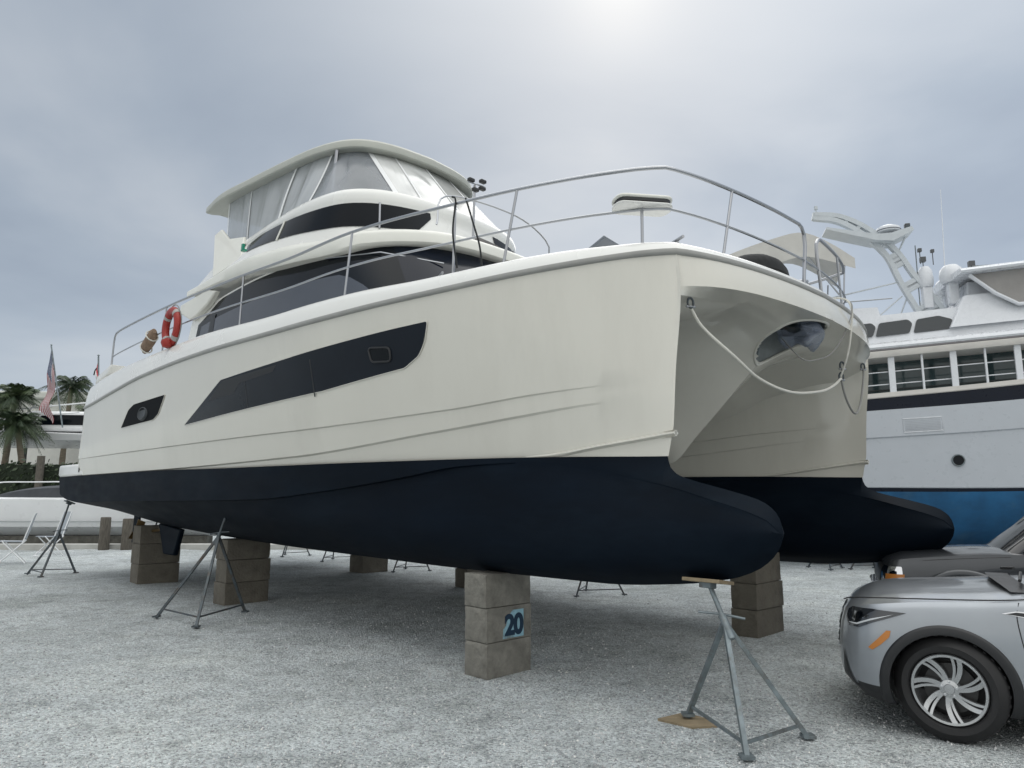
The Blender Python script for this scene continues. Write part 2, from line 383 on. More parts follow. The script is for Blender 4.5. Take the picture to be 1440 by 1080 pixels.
for side in (-1, 1):
    b = MB(); rows = []
    for u in US:
        h = bottom_half(u)
        rows.append([(u, side * (2.2 + d), z) for d, z in h] + [(u, side * (2.2 - min(d, .8) * .9), z) for d, z in reversed(h[:-1])])
    b.grid(rows); b.poly(rows[0])
    o = part(b, 'hull_bottom', ANTI, fix=True, ang=21)
    # skeg ahead of the propeller
    s = MB().prism([(-9.9, side * 2.2 - .05, 1.2), (-8.7, side * 2.2 - .05, 1.12), (-8.95, side * 2.2 - .05, .62), (-9.5, side * 2.2 - .05, .62)], (0, .1, 0))
    part(s, 'skeg', ANTI, o, bevel=.03)
    sh = MB().tube([(-9.6, side * 2.2, 1.1), (-10.9, side * 2.2, .98)], .03).lathe([(.001, -.06), (.06, -.05), (.06, .06), (.001, .08)], (-10.9, side * 2.2, .98), 'x', 16)
    for k in range(4):
        a = k * math.pi / 2 + .4
        sh.prism([(-10.9, side * 2.2 + math.cos(a - .3) * .06, .98 + math.sin(a - .3) * .06), (-10.87, side * 2.2 + math.cos(a - .5) * .22, .98 + math.sin(a - .5) * .22), (-10.9, side * 2.2 + math.cos(a) * .3, .98 + math.sin(a) * .3), (-10.93, side * 2.2 + math.cos(a + .35) * .2, .98 + math.sin(a + .35) * .2)], (.012, 0, 0))
    part(sh, 'propeller', mat('bronze', (.22, .15, .07), .4, .9, var=.2), o)
    rd = MB().prism([(-11.5, side * 2.2 - .02, 1.34), (-11.15, side * 2.2 - .02, 1.3), (-11.2, side * 2.2 - .02, .75), (-11.5, side * 2.2 - .02, .75)], (0, .04, 0))
    part(rd, 'rudder', ANTI, o, bevel=.01)
    # chine rail: proud wedge that runs up to the stem
    zr = mono([(.5, 2.10), (.82, 2.11), (1.41, 2.18), (2.03, 2.26), (2.2, 2.28)])
    for inner in (0, 1):
        c = MB(); rows = []
        for i in range(25):
            u = .55 + (2.06 - .55) * i / 24; w = .030 * min(1, (u - .5) / .7)
            z = zr(u); d = -top_y(u, z) - 2.2 if not inner else min(dy_boot(u), .8) * .9 - .035 * fade(u)
            d = max(d, 0)
            sg = 1 if not inner else -1
            e = .03 if i == 24 else 0
            rows.append([(u + e, side * (2.2 + sg * (d - .02)), z - .03), (u + e, side * (2.2 + sg * (d + w)), z - .006), (u + e, side * (2.2 + sg * (d + w)), z + .006), (u + e, side * (2.2 + sg * (d - .02)), z + .026)])
        c.grid(rows); c.poly(rows[-1]); part(c, 'spray_rail', GEL, ang=60)

# --- gunwale cap, rub rail, deck
cs = [(u, y_sheer(u)) for u in [U0 + .3 * i for i in range(int((1.6 - U0) / .3) + 1)]]
path = catmull(cs + [(1.85, -2.375), (2.0, -2.29), (2.13, -2.2)] + FRONT[1:], 150)
full = [tuple(p) for p in path] + [(x, -y) for x, y in reversed(path[:-1])]
def normals2(pl):
    out = []
    for i in range(len(pl)):
        a = np.array(pl[max(0, i - 1)]); b = np.array(pl[min(len(pl) - 1, i + 1)]); d = b - a; d /= np.linalg.norm(d) + 1e-9
        out.append((-d[1], d[0]))                      # inward (left of travel: from stern starboard to the bow)
    return out
FN = normals2(full)
def ins(i, d, z): return (full[i][0] + FN[i][0] * d, full[i][1] + FN[i][1] * d, z)
cap = MB(); rows = []
def taper(u): return 1
for i, (x, y) in enumerate(full):
    zs, zc = z_sheer(x), z_cap(x); h = zc - zs
    rows.append([ins(i, .0, zs + .018), ins(i, .012, zs + .3 * h), ins(i, .035, zs + .62 * h), ins(i, .07, zs + .86 * h), ins(i, .115, zs + .97 * h), ins(i, .17, zc), ins(i, .3, zc - .004), ins(i, .36, zc - .03), ins(i, .37, zc - .14)])
cap.grid(rows); cap.poly(rows[0]); cap.poly(rows[-1])
part(cap, 'gunwale', GELW, ang=50)
rub = MB(); rows = []
for i, (x, y) in enumerate(full):
    zs = z_sheer(x)
    rows.append([ins(i, .03, zs - .045), ins(i, -.016, zs - .036), ins(i, -.026, zs - .012), ins(i, -.016, zs + .016), ins(i, .03, zs + .024)])
rub.grid(rows)
part(rub, 'rub_rail', mat('grey_rub_rail', (.30, .30, .285), .4, var=.1), ang=60)
dk = MB(); n = len(full); rows = []
for i in range((n + 1) // 2):
    a = ins(i, .36, z_cap(full[i][0]) - .10); b = ins(n - 1 - i, .36, z_cap(full[i][0]) - .10)
    if a[1] > b[1]: break
    rows.append([lerp(a, b, k / 8) for k in range(9)])
dk.grid(rows); part(dk, 'deck', GELW)

# --- swim platform
sp = MB(); P = [(-11.9, -3.20), (-13.6, -3.26), (-14.0, -3.16), (-14.15, -2.8), (-14.15, 2.8), (-14.0, 3.16), (-13.6, 3.26), (-11.9, 3.20)]
sp.prism([(x, y, 2.145) for x, y in P], (0, 0, .26)); part(sp, 'swim_platform', GELW, bevel=.05, seg=3)
part(MB().box((-12.15, -3.215, 2.27), (.05, .012, .1)), 'hull_fitting', BLACKP)

# --- hull windows (glass on the topside, framed by a moulded lip)
def on_side(u, z, off, side): y = top_y(u, z) - off; return (u, y if side < 0 else -y, z)
def round_poly(pts, r, k=4):
    out = []; n = len(pts)
    for i in range(n):
        a, b, c = (np.array(pts[(i + d) % n], float) for d in (-1, 0, 1))
        la, lc = np.linalg.norm(a - b), np.linalg.norm(c - b); rr = min(r, .45 * la, .45 * lc)
        p, q = b + (a - b) / la * rr, b + (c - b) / lc * rr
        out += [tuple((1 - t) ** 2 * p + 2 * t * (1 - t) * b + t * t * q) for t in (j / k for j in range(k + 1))]
    return out
def dense(pts, step=.12):
    out = []
    for a, b in zip(pts, pts[1:] + pts[:1]):
        L = math.hypot(b[0] - a[0], b[1] - a[1]); m = max(1, int(L / step)); out += [lerp(a, b, i / m) for i in range(m)]
    return out
def side_panel(name, poly, m, off, side, parent, lip=None):
    """a sheet on the topside: vertical strips between the polygon's upper and lower edges"""
    us = [p[0] for p in poly]; lo, hi = min(us), max(us); b = MB(); rows = []
    N = 60
    for i in range(N + 1):
        u = lo + (hi - lo) * (.0008 + .9984 * i / N); zs = []
        for p, q in zip(poly, poly[1:] + poly[:1]):
            if (p[0] - u) * (q[0] - u) <= 0 and p[0] != q[0]: zs.append(p[1] + (q[1] - p[1]) * (u - p[0]) / (q[0] - p[0]))
        z0, z1 = min(zs), max(zs); rows.append([on_side(u, z0 + (z1 - z0) * k / 6, off, side) for k in range(7)])
    b.grid(rows); o = part(b, name, m, parent)
    if lip:
        path = [on_side(u, z, off - .004, side) for u, z in dense(poly, .08)]
        part(MB().tube(path, lip, 6, closed=True), 'window_frame', GEL, o)
    return o
W1 = [(-6.12, 2.80), (-4.66, 3.345), (-2.80, 3.42), (-.90, 3.515), (-.41, 3.535), (-.475, 3.33), (-.58, 3.19), (-.80, 3.08), (-2.2, 2.95)]
W2 = [(-9.10, 2.95), (-8.62, 3.25), (-8.32, 3.325), (-6.80, 3.35), (-7.16, 3.06), (-7.42, 2.98)]
for side in (-1, 1):
    o = side_panel('hull_window', round_poly(W1, .035), GLASSH, .012, side, boat, .006)
    op = round_poly([(-1.29, 3.35), (-.97, 3.32), (-.97, 3.17), (-1.27, 3.19)], .05)
    side_panel('opening_port', op, GLASSD, .02, side, o)
    b = MB().tube([on_side(u, z, .022, side) for u, z in dense(op, .04)], .012, 6, closed=True); part(b, 'port_trim', BLACKP, o)
    # fabric blind seen behind the aft edge of the glass
    bl = [(-5.15, 3.09), (-4.60, 3.325), (-3.1, 3.365), (-3.2, 3.29), (-4.1, 3.24), (-4.3, 3.12)]
    for um in (-3.95, -2.35): side_panel('window_mullion', [(um - .012, 2.9), (um - .012, 3.345), (um + .012, 3.345), (um + .012, 2.9)], mat('blind_black', (.004, .005, .007), .5), .0138, side, o)
    side_panel('window_blind', bl, mat('blind_black', (.004, .005, .007), .5), .0135, side, o)
    o = side_panel('hull_window', round_poly(W2, .05), mat('vent_dark', (.0025, .003, .004), .5, spec=.04), .012, side, boat, .006)
    v = MB()
    cx, cz = -7.9, 3.13; c0 = on_side(cx, cz, .02, side)
    v.lathe([(.001, 0), (.11, 0), (.125, .012 * 1), (.15, .0), (.16, -.02)], (0, 0, 0), 'y', 24)
    v.v = [(c0[0] + p[0] * 1.6, c0[1] + side * p[1], c0[2] + p[2] * .8) for p in v.v]
    part(v, 'vent_fan', mat('vent_grey', (.035, .04, .044), .5, .2), o)

# --- cabin
def half_outline(pts, n): return catmull(pts, n)
def sym(h, z): return [(x, y, z(x) if callable(z) else z) for x, y in h] + [(x, -y, z(x) if callable(z) else z) for x, y in reversed(h[:-1])]
CB = [(-9.15, -2.4), (-6.5, -2.42), (-4.5, -2.40), (-3.0, -2.32), (-2.1, -2.08), (-1.5, -1.6), (-1.15, -.8), (-1.05, 0)]
CT = [(-8.9, -2.3), (-6.5, -2.28), (-5.0, -2.22), (-4.0, -2.08), (-3.3, -1.85), (-2.85, -1.45), (-2.58, -.75), (-2.5, 0)]
zct = mono([(-9, 5.22), (-8.5, 5.24), (-7.5, 5.36), (-6, 5.42), (-5, 5.42), (-4, 5.38), (-3.3, 5.40), (-2.3, 5.42)])
hb, ht = half_outline(CB, 40), half_outline(CT, 40)
def cabin_pt(i, k, off=0.):
    a = hb[i]; b = ht[i]; zb_, zt_ = 3.92, zct(b[0]) + .05
    x, y = a[0] + (b[0] - a[0]) * k, a[1] + (b[1] - a[1]) * k
    j0, j1 = max(0, i - 1), min(39, i + 1); tx, ty = hb[j1][0] - hb[j0][0], hb[j1][1] - hb[j0][1]; l = math.hypot(tx, ty)
    nx, ny = ty / l, -tx / l
    return (x + nx * off, y + ny * off, zb_ + (zt_ - zb_) * k)
cab = MB()
rows = [[cabin_pt(i, k / 8) for i in range(40)] + [mir(cabin_pt(i, k / 8)) for i in reversed(range(39))] for k in range(9)]
cab.grid(rows); cab.poly([rows[0][0], rows[0][-1], rows[-1][-1], rows[-1][0]])
part(cab, 'cabin', GELW, ang=50)
def cab_panel(name, i0, i1, k0f, k1f, m, off, side, n=6, parent=None):
    b = MB(); rr = []
    for i in range(i0, i1 + 1):
        t = (i - i0) / max(1, i1 - i0); a, c = k0f(t), k1f(t)
        q = [cabin_pt(i, a + (c - a) * k / n, off) for k in range(n + 1)]
        rr.append([p if side < 0 else mir(p) for p in q])
    b.grid(rr); return part(b, name, m, parent)
for side in (-1, 1):
    # dark upper glass; the aft end sweeps down in an arch
    w = cab_panel('side_window', 2, 30, lambda t: .10, lambda t: min(.97, .80 + 1.1 * t), GLASSD, .012, side)
    cab_panel('side_window_reflection', 3, 28, lambda t: .11, lambda t: .74 - .04 * t - .36 * max(0, (t - .86) / .14) ** 2, GLASSREFL, .02, side, parent=w)  # lighter sheet over the dark glass: a sky reflection put into the colour
    cab_panel('window_mullion', 5, 6, lambda t: .09, lambda t: .8, BLACKP, .026, side, n=2, parent=w)
ws = MB(); rr = []
idx = list(range(30, 40))
for k in range(7):
    kk = .08 + .9 * k / 6
    r = [cabin_pt(i, kk, .012) for i in idx]; rr.append(r + [mir(p) for p in reversed(r[:-1])])
ws.grid(rr); wsp = part(ws, 'windshield', mat('windshield_navy', (.003, .006, .014), .06, spec=.2))
wp = MB().tube([cabin_pt(24, .93, .05), cabin_pt(29, .86, .06), cabin_pt(33, .74, .06)], .012); part(wp, 'wiper', STEEL, wsp)

# --- flybridge deck slab with its sharp aft wings
RB = [(-8.72, -2.45), (-7, -2.47), (-5.0, -2.43), (-4.08, -2.28), (-3.36, -2.12), (-3.1, -1.95), (-2.86, -1.76), (-2.6, -1.46), (-2.40, -1.1), (-2.3, -.6), (-2.27, 0)]
zrb = mono([(-9, 5.64), (-8.7, 5.63), (-6.7, 5.55), (-4.8, 5.37), (-3.7, 5.33), (-3, 5.37), (-2.2, 5.40)])
zrt = mono([(-9, 5.83), (-8.1, 5.85), (-6.7, 5.92), (-5.3, 5.80), (-4.2, 5.68), (-3.4, 5.66), (-2.2, 5.66)])
rh = half_outline(RB, 50); fullr = rh + [(x, -y) for x, y in reversed(rh[:-1])]; RN = normals2(fullr)
slab = MB(); rows = []
for i, (x, y) in enumerate(fullr):
    nx, ny = RN[i]; zb_, zt_ = zrb(x), zrt(x); aft = .24 if i in (0, len(fullr) - 1) else 0
    rows.append([(x + nx * d - aft * (q > 0), y + ny * d, zb_ + (zt_ - zb_) * q) for d, q in ((.34, .02), (.1, -.02), (.03, .0), (.0, .1), (.0, .55), (.02, .68), (.06, .8), (.16, .97), (.4, 1.0), (.75, 1.02))])
slab.grid(rows)
m_ = len(rows)
for k in (0, 9):
    for i in range(m_ // 2):
        a, b, c, d = rows[i][k], rows[i + 1][k], rows[m_ - 2 - i][k], rows[m_ - 1 - i][k]
        slab.add([a, b, c, d], [(0, 1, 2, 3)])
slab.poly(rows[0]); slab.poly(rows[-1]); slab.poly([rows[0][0], rows[0][9], rows[-1][9], rows[-1][0]])
part(slab, 'flybridge_deck', GELU, ang=42)
for side in (-1, 1):                                    # swept brackets under the aft corners
    pr = [(-9.35, 5.55), (-8.0, 5.60), (-7.6, 5.50), (-7.95, 5.30), (-8.5, 5.16), (-8.75, 5.14), (-9.3, 5.36)]
    b = MB().prism([(x, side * 2.30, z) for x, z in pr], (0, side * .13, 0)); part(b, 'roof_bracket', GELU, bevel=.03)

# --- flybridge coaming and its dark wrap-round windows
KB = [(-9.0, -2.36), (-7.5, -2.4), (-6.3, -2.38), (-5.2, -2.28), (-4.3, -2.08), (-3.8, -1.78), (-3.45, -1.3), (-3.2, -.7), (-3.1, 0)]
KT = [(-8.75, -1.88), (-7.2, -1.95), (-6.3, -2.0), (-5.3, -2.03), (-4.5, -1.95), (-4.05, -1.77), (-3.72, -1.38), (-3.53, -.75), (-3.48, 0)]
kb, kt = half_outline(KB, 50), half_outline(KT, 50)
zkb = lambda x: zrt(x) - .10
def coam(i, k, off=0.):
    a, b = kb[i], kt[i]; x, y = a[0] + (b[0] - a[0]) * k, a[1] + (b[1] - a[1]) * k; z0 = zkb(a[0])
    j0, j1 = max(0, i - 1), min(49, i + 1); tx, ty = kt[j1][0] - kt[j0][0], kt[j1][1] - kt[j0][1]; l = math.hypot(tx, ty)
    return (x + ty / l * off, y - tx / l * off, z0 + (6.6 - z0) * k)
cg = MB(); rows = []
for k, off in ((0, 0), (.2, 0), (.4, 0), (.6, 0), (.74, .0), (.78, .035), (.9, .05), (.97, .03), (1.0, -.02), (1.0, -.12), (.5, -.14)):
    r = [coam(i, k, off) for i in range(50)]; rows.append(r + [mir(p) for p in reversed(r[:-1])])
cg.grid(rows); part(cg, 'flybridge_coaming', GELW, ang=50)
for side in (-1, 1):
    b = MB(); rr = []
    for i in range(13, 45):
        t = (i - 13) / 31; lo = .33 if i > 15 else .64 - .155 * (i - 13); hi = min(.735, .64 + .03 * (i - 13))
        if i > 42: lo = .33 + .15 * (i - 42)
        q = [coam(i, lo + (hi - lo) * k / 5, .012) for k in range(6)]; rr.append([p if side < 0 else mir(p) for p in q])
    b.grid(rr); w = part(b, 'flybridge_window', GLASSD)
    for i in (23, 38):
        q = [coam(i, .31, .02), coam(i, .75, .02)]; p = MB().tube([p if side < 0 else mir(p) for p in q], .018); part(p, 'window_post', STEEL if i > 30 else GELU, w)
    # solid wing at the aft end of the coaming
    pr = [(-8.75, -2.1, 6.98), (-8.5, -2.07, 7.05), (-8.2, -2.03, 6.78), (-7.4, -2.06, 6.60), (-6.9, -2.30, 5.98), (-7.95, -2.37, 5.84)]
    p = MB().prism([q if side < 0 else mir(q) for q in pr], (0, -side * .06, 0)); part(p, 'coaming_wing', GELU, bevel=.02)
part(MB().box((-6.3, -2.52, 5.98), (.06, .04, .12)).box((-6.3, -2.5, 5.93), (.1, .07, .03)), 'navigation_light', mat('green_lens', (.01, .22, .14), .2))
# pale vent in the port front of the coaming
b = MB(); rr = []
for i in range(36, 49): rr.append([mir(coam(i, .22 + .36 * k / 3, .03)) for k in range(4)])
part(b.grid(rr), 'air_vent', mat('vent_brown', (.10, .092, .085), .5, var=.2, vscale=9))

# --- hardtop
HT = [(-9.75, -1.95), (-8.8, -2.03), (-7.8, -1.95), (-6.5, -1.83), (-5.65, -1.72), (-5.0, -1.52), (-4.62, -1.2), (-4.42, -.7), (-4.34, 0)]
hh = half_outline(HT, 50); fullh = hh + [(x, -y) for x, y in reversed(hh[:-1])]; HN = normals2(fullh)
top = MB(); rows = []
zh = mono([(-10, 7.80), (-8, 7.78), (-4, 7.72)])
for i, (x, y) in enumerate(fullh):
    nx, ny = HN[i]; z0 = zh(x)
    rows.append([(x + nx * d, y + ny * d, z0 + q) for d, q in ((.3, .03), (.13, .0), (.03, .0), (.004, .015), (.0, .05), (.012, .13), (.05, .175), (.3, .215), (.9, .24))])
top.grid(rows)
m_ = len(rows)
for k in (0, 8):
    for i in range(m_ // 2): top.add([rows[i][k], rows[i + 1][k], rows[m_ - 2 - i][k], rows[m_ - 1 - i][k]], [(0, 1, 2, 3)])
top.poly(rows[0]); top.poly(rows[-1]); top.poly([rows[0][0], rows[0][8], rows[-1][8], rows[-1][0]])
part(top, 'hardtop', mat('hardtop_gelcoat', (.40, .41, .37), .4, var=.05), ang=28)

# --- clear vinyl enclosure, panel by panel, between coaming and hardtop
def vinyl(name, op, tint=(.52, .545, .57)):
    m = bpy.data.materials.new(name); m.use_nodes = True; t = NT(m.node_tree); t.n.remove(t.n['Principled BSDF'])
    out = t.n['Material Output']; tc = t.node('ShaderNodeTexCoord')
    mp = t.node('ShaderNodeMapping', {'Vector': tc.outputs['Object'], 'Rotation': (0, .5, .3), 'Scale': (1.0, 1.0, .22)})
    n = t.node('ShaderNodeTexNoise', {'Vector': mp.outputs[0], 'Scale': 1.5, 'Detail': 1.5, 'Distortion': .5})
    bp = t.node('ShaderNodeBump', {'Height': n.outputs[0], 'Strength': .5, 'Distance': .15})
    d = t.node('ShaderNodeBsdfPrincipled', {'Base Color': (*tint, 1), 'Roughness': .16, 'Normal': bp.outputs[0], 'Transmission Weight': 0})
    tr = t.node('ShaderNodeBsdfTransparent', {0: (.93, .95, .97, 1)})
    f = t.math('ADD', t.math('MULTIPLY', n.outputs[0], .5), op - .25, clamp=True)
    mx = t.node('ShaderNodeMixShader', {0: f, 1: tr.outputs[0], 2: d.outputs[0]}); t.l.new(mx.outputs[0], out.inputs[0])
    return m
VIN, VINF, VINC = vinyl('clear_vinyl', .60), vinyl('milky_vinyl', .92, (.60, .61, .60)), vinyl('flat_vinyl', .55, (.36, .385, .42))
SEAM = mat('white_seam_tape', (.72, .73, .73), .5, var=.04)
VB = [(-8.75, -1.82), (-7.2, -1.9), (-6.3, -1.95), (-5.3, -1.98), (-4.5, -1.9), (-4.08, -1.72), (-3.76, -1.35), (-3.57, -.75), (-3.52, 0)]
VT = [(-8.9, -1.78), (-8.2, -1.76), (-7.3, -1.7), (-6.3, -1.62), (-5.6, -1.52), (-5.1, -1.34), (-4.8, -1.05), (-4.62, -.6), (-4.55, 0)]
vb, vt = half_outline(VB, 61), half_outline(VT, 61)
def vin(c, k, side):
    i, a, b = c[0], vb[c[0]], vt[c[1]]; s = math.sin(k * math.pi) * .02 * math.sin(i * .9)
    x, y, z = a[0] + (b[0] - a[0]) * k, a[1] + (b[1] - a[1]) * k - s, 6.58 + (zh(b[0]) + .02 - 6.58) * k
    return (x, y if side < 0 else -y, z)
near = lambda L, u: min(range(61), key=lambda i: abs(L[i][0] - u))
CUTS = [(0, 0), (near(vb, -7.6), near(vt, -7.9)), (near(vb, -6.2), near(vt, -6.3)), (near(vb, -5.15), near(vt, -5.35)), (near(vb, -3.70), near(vt, -4.80)), (near(vb, -3.58), near(vt, -4.62)), (60, 60)]
for side in (-1, 1):
    for q, (a, b) in enumerate(zip(CUTS, CUTS[1:])):
        nn = 18; g = MB().grid([[vin((round(a[0] + (b[0] - a[0]) * i / nn), round(a[1] + (b[1] - a[1]) * i / nn)), k / 10, side) for k in range(11)] for i in range(nn + 1)])
        part(g, 'vinyl_panel', VINF if q >= 4 else (VINC if q == 3 else VIN), ang=80)
    for q, a in enumerate(CUTS[:-1] + ([CUTS[-1]] if side < 0 else [])):
        sm = MB(); r = []
        for k in range(11):
            p, w_ = Vector(vin(a, k / 10, side)), (.022, .02, .05, .035, .045, .02, .02)[q]
            j = min(a[0], 59); d = Vector((vb[j + 1][0] - vb[j][0], (vb[j + 1][1] - vb[j][1]) * (1 if side < 0 else -1), 0)).normalized() * w_
            n_ = Vector((d.y, -d.x, 0)).normalized() * (.012 if side < 0 else -.012)
            r.append([tuple(p - d + n_), tuple(p + d + n_)])
        sm.grid(r); part(sm, 'enclosure_seam', SEAM)
ax = MB().grid([[lerp(vin((0, 0), k / 6, -1), vin((0, 0), k / 6, 1), j / 8) for j in range(9)] for k in range(7)]); part(ax, 'vinyl_panel', VIN)
# helm console and seats inside, seen dimly through the vinyl
hm = MB().box((-4.9, -.2, 6.5), (.7, 2.2, .5)).box((-6.3, -.5, 6.55), (.6, 1.2, .8)).box((-7.8, .6, 6.4), (1.4, 1.6, .6)); part(hm, 'helm_seating', mat('seat_vinyl', (.42, .42, .40), .6), bevel=.08, seg=3)
for x in (-8.6, -5.2):
    for s_ in (-1, 1):
        part(MB().tube([(x, s_ * 1.55, 5.95), (x + .1, s_ * 1.5, 7.8)], .035), 'hardtop_post', STEEL)

# --- deck rails
zr_top = mono([(-11, 4.98), (-10, 5.03), (-7.4, 5.0), (-4.8, 4.9), (-3, 4.84), (-1.8, 4.88), (-.25, 4.85), (1.1, 4.81), (1.9, 4.77), (2.3, 4.72), (3, 4.7)])
RI = .2
pos = []
L_ = [0]
for a, b in zip(full, full[1:]): L_.append(L_[-1] + math.hypot(b[0] - a[0], b[1] - a[1]))
def at_s(s):
    j = min(max(1, int(np.searchsorted(L_, s))), len(full) - 1); t = (s - L_[j - 1]) / (L_[j] - L_[j - 1])
    x = full[j-1][0] * (1 - t) + full[j][0] * t; y = full[j-1][1] * (1 - t) + full[j][1] * t
    nx = FN[j-1][0] * (1 - t) + FN[j][0] * t; ny = FN[j-1][1] * (1 - t) + FN[j][1] * t
    return x + nx * RI, y + ny * RI
def s_of_u(u): return min(range(len(full) // 2 + 1), key=lambda i: abs(full[i][0] + FN[i][0] * RI - u))
def s_u(u): return L_[s_of_u(u)]
SMID = L_[len(full) // 2]; STOT = L_[-1]
def rail(side, s0, s1, first_post, name):
    def pt(s, z): x, y = at_s(s if side < 0 else STOT - s); return (x, y, z)
    root = MB(); top = [];  ss = np.linspace(s0, s1, 90)
    base0 = pt(s0, z_cap(at_s(s0)[0]) - .02)
    up = [base0, pt(s0, zr_top(at_s(s0)[0]) - .16), pt(s0 + .03, zr_top(at_s(s0)[0]) - .06), pt(s0 + .1, zr_top(at_s(s0)[0]) - .005)]
    mid = [pt(s, zr_top(at_s(s)[0])) for s in ss if s0 + .16 < s < s1 - .14]
    e = [pt(s1 - .1, zr_top(at_s(s1)[0]) - .02), pt(s1 - .03, zr_top(at_s(s1)[0]) - .09), pt(s1 - .02, zr_top(at_s(s1)[0]) - .22), pt(s1 - .09, 4.2), pt(s1 - .13, z_cap(2.4) - .03)]
    o = part(root.tube(up + mid + e, .019, 8), 'handrail', STEEL)
    return o, pt
for side in (-1, 1):
    s0 = s_u(-10.6); s1 = SMID + .12 if side < 0 else SMID - .42
    o, pt = rail(side, s0, s1, None, '')
    m_ = MB().tube([pt(s, .5 * (zr_top(at_s(s)[0]) + z_cap(at_s(s)[0])) - .03) for s in np.linspace(s0, SMID - (.02 if side < 0 else .0), 90)], .013, 6)
    part(m_, 'mid_rail', STEEL, o)
    for u, rake in ((-7.62, 0), (-4.5, 0), (-1.92, .08), (-.25, 0), (.42, .16), (1.79, 0), (2.17, .06)):
        if side < 0 or u != 1.79:
            s = s_u(u)
            if u == 2.17: s = L_[min(range(len(full) // 2 + 1), key=lambda i: math.hypot(full[i][0] + FN[i][0] * RI - 2.16, full[i][1] + FN[i][1] * RI + 1.5))]
            hi_ = 4.47 if u == 1.79 else zr_top(u)
            a = pt(s, z_cap(u) - .02); b = pt(s + rake * (1.0 if u < 1 else 3), hi_)
            p = MB().tube([a, b], .0145, 8).lathe([(.001, .012), (.035, .01), (.04, 0)], a, 'z', 12); part(p, 'stanchion', STEEL, o)
# seat on the bow rail
x0, y0 = at_s(s_u(1.79))
st = empty('pulpit_seat'); st.parent = boat; st.location = (x0 - .02, y0 + .03, 4.43); st.rotation_euler = (0, 0, R(52))
pr = [(-.25, -.15), (.25, -.15), (.29, 0), (.25, .15), (-.25, .15), (-.29, 0)]
rp = round_poly(pr, .1, 4)
MB().prism([(x, y, -.045) for x, y in rp], (0, 0, .02)).build('seat_shell', GELW, st, bevel=.008)
MB().prism([(x * .93, y * .93, -.015) for x, y in rp], (0, 0, .03)).build('seat_gasket', BLACKP, st)
MB().prism([(x, y, .015) for x, y in rp], (0, 0, .034)).build('seat_cushion', GELU, st, bevel=.03, seg=4)

# --- deck fittings
hp = MB().prism([(-.26, -.26, 0), (.26, -.26, 0), (.26, .26, 0), (-.26, .26, 0)], (0, 0, .03))
h_ = part(hp, 'deck_hatch', mat('smoked_acrylic', (.16, .18, .21), .2), bevel=.01); h_.location = (.88, -1.72, 4.22); h_.rotation_euler = (0, R(-28), R(8))
bc = MB(); rows = []
for i in range(13):
    t = i / 12; w = .30 * math.sin(math.pi * min(1, .08 + .92 * t) ** .8) + .02; h = .17 * math.sin(math.pi * (.06 + .88 * t)) ** .6
    rows.append([(-.05 + (t - .5) * .3, (t - .5) * 1.15, 0)] + [(-.05 + (t - .5) * .3 + w * math.cos(a), (t - .5) * 1.15, max(.0, h * math.sin(a))) for a in (math.pi * k / 8 for k in range(9))])
bc.grid(rows); o = part(bc, 'windlass_cover', mat('black_canvas', (.012, .013, .014), .85, var=.2, vscale=7, bump=.4, bscale=12), fix=True)
o.location = (2.08, -.36, 4.10); o.rotation_euler = (0, 0, R(8)); o.scale = (.8, .85, 1.35)
for side in (-1, 1):
    for x, y in ((-.55, 2.9), (1.95, 2.1), (-9.8, 3.2)):
        c = MB().box((0, 0, .05), (.05, .05, .05)).tube([(-.13, 0, .08), (.13, 0, .08)], .015); o = part(c, 'cleat', STEEL); o.location = (x, side * (y - .18), z_cap(x)); o.rotation_euler = (0, 0, side * R(25) * (1 if x > -5 else 0))
wl = MB().box((0, 0, .07), (.24, .2, .14)).lathe([(.001, .3), (.07, .29), (.05, .22), (.09, .15), (.09, .1)], (0, .06, 0), 'z', 16); o = part(wl, 'windlass', STEEL, bevel=.02); o.location = (2.05, .55, 4.0)
# low grab rail and dark fairleads on the port bow
for x, y in ((2.05, 1.35), (1.75, 1.95)): o = part(MB().box((0, 0, .035), (.32, .1, .07)), 'fairlead', mat('fairlead_grey', (.12, .13, .14), .4, .6), bevel=.015); o.location = (x, y, 4.0); o.rotation_euler = (0, 0, R(35))
# locker lid and hinge line on the stern quarter
part(MB().prism([(-11.5, -3.275, 4.06), (-10.55, -3.29, 4.16), (-10.4, -3.29, 4.35), (-11.3, -3.275, 4.22)], (0, .3, 0)), 'stern_locker', GELW, bevel=.03)
o = part(MB().tube([(-11.5, -3.3, 4.25), (-11.46, -3.3, 4.34), (-11.36, -3.3, 4.38)], .014), 'locker_handle', BLACKP)
# radar-style cluster of deck lights on a pole ahead of the flybridge
pl_ = MB().tube([(-3.13, -.02, 5.7), (-3.12, -.02, 6.95)], .02); o = part(pl_, 'light_pole', STEEL)
for dx, dy, dz in ((0, -.12, 7.0), (0, .14, 7.06), (.0, .13, 6.93), (0, -.02, 6.86)):
    part(MB().box((-3.1 + dx, dy, dz), (.08, .12, .06)), 'floodlight', BLACKP, o, bevel=.015)
part(MB().tube([(-3.1, -.18, 6.95), (-3.1, .2, 6.98)], .012), 'light_bar', STEEL, o)
fr_ = MB().tube(catmull([(-2.6, -1.2, 5.75), (-2.75, -.9, 6.35), (-2.6, .4, 6.4), (-2.5, 1.1, 6.1), (-2.55, 1.2, 5.75)], 24), .014); part(fr_, 'coaming_rail', STEEL)
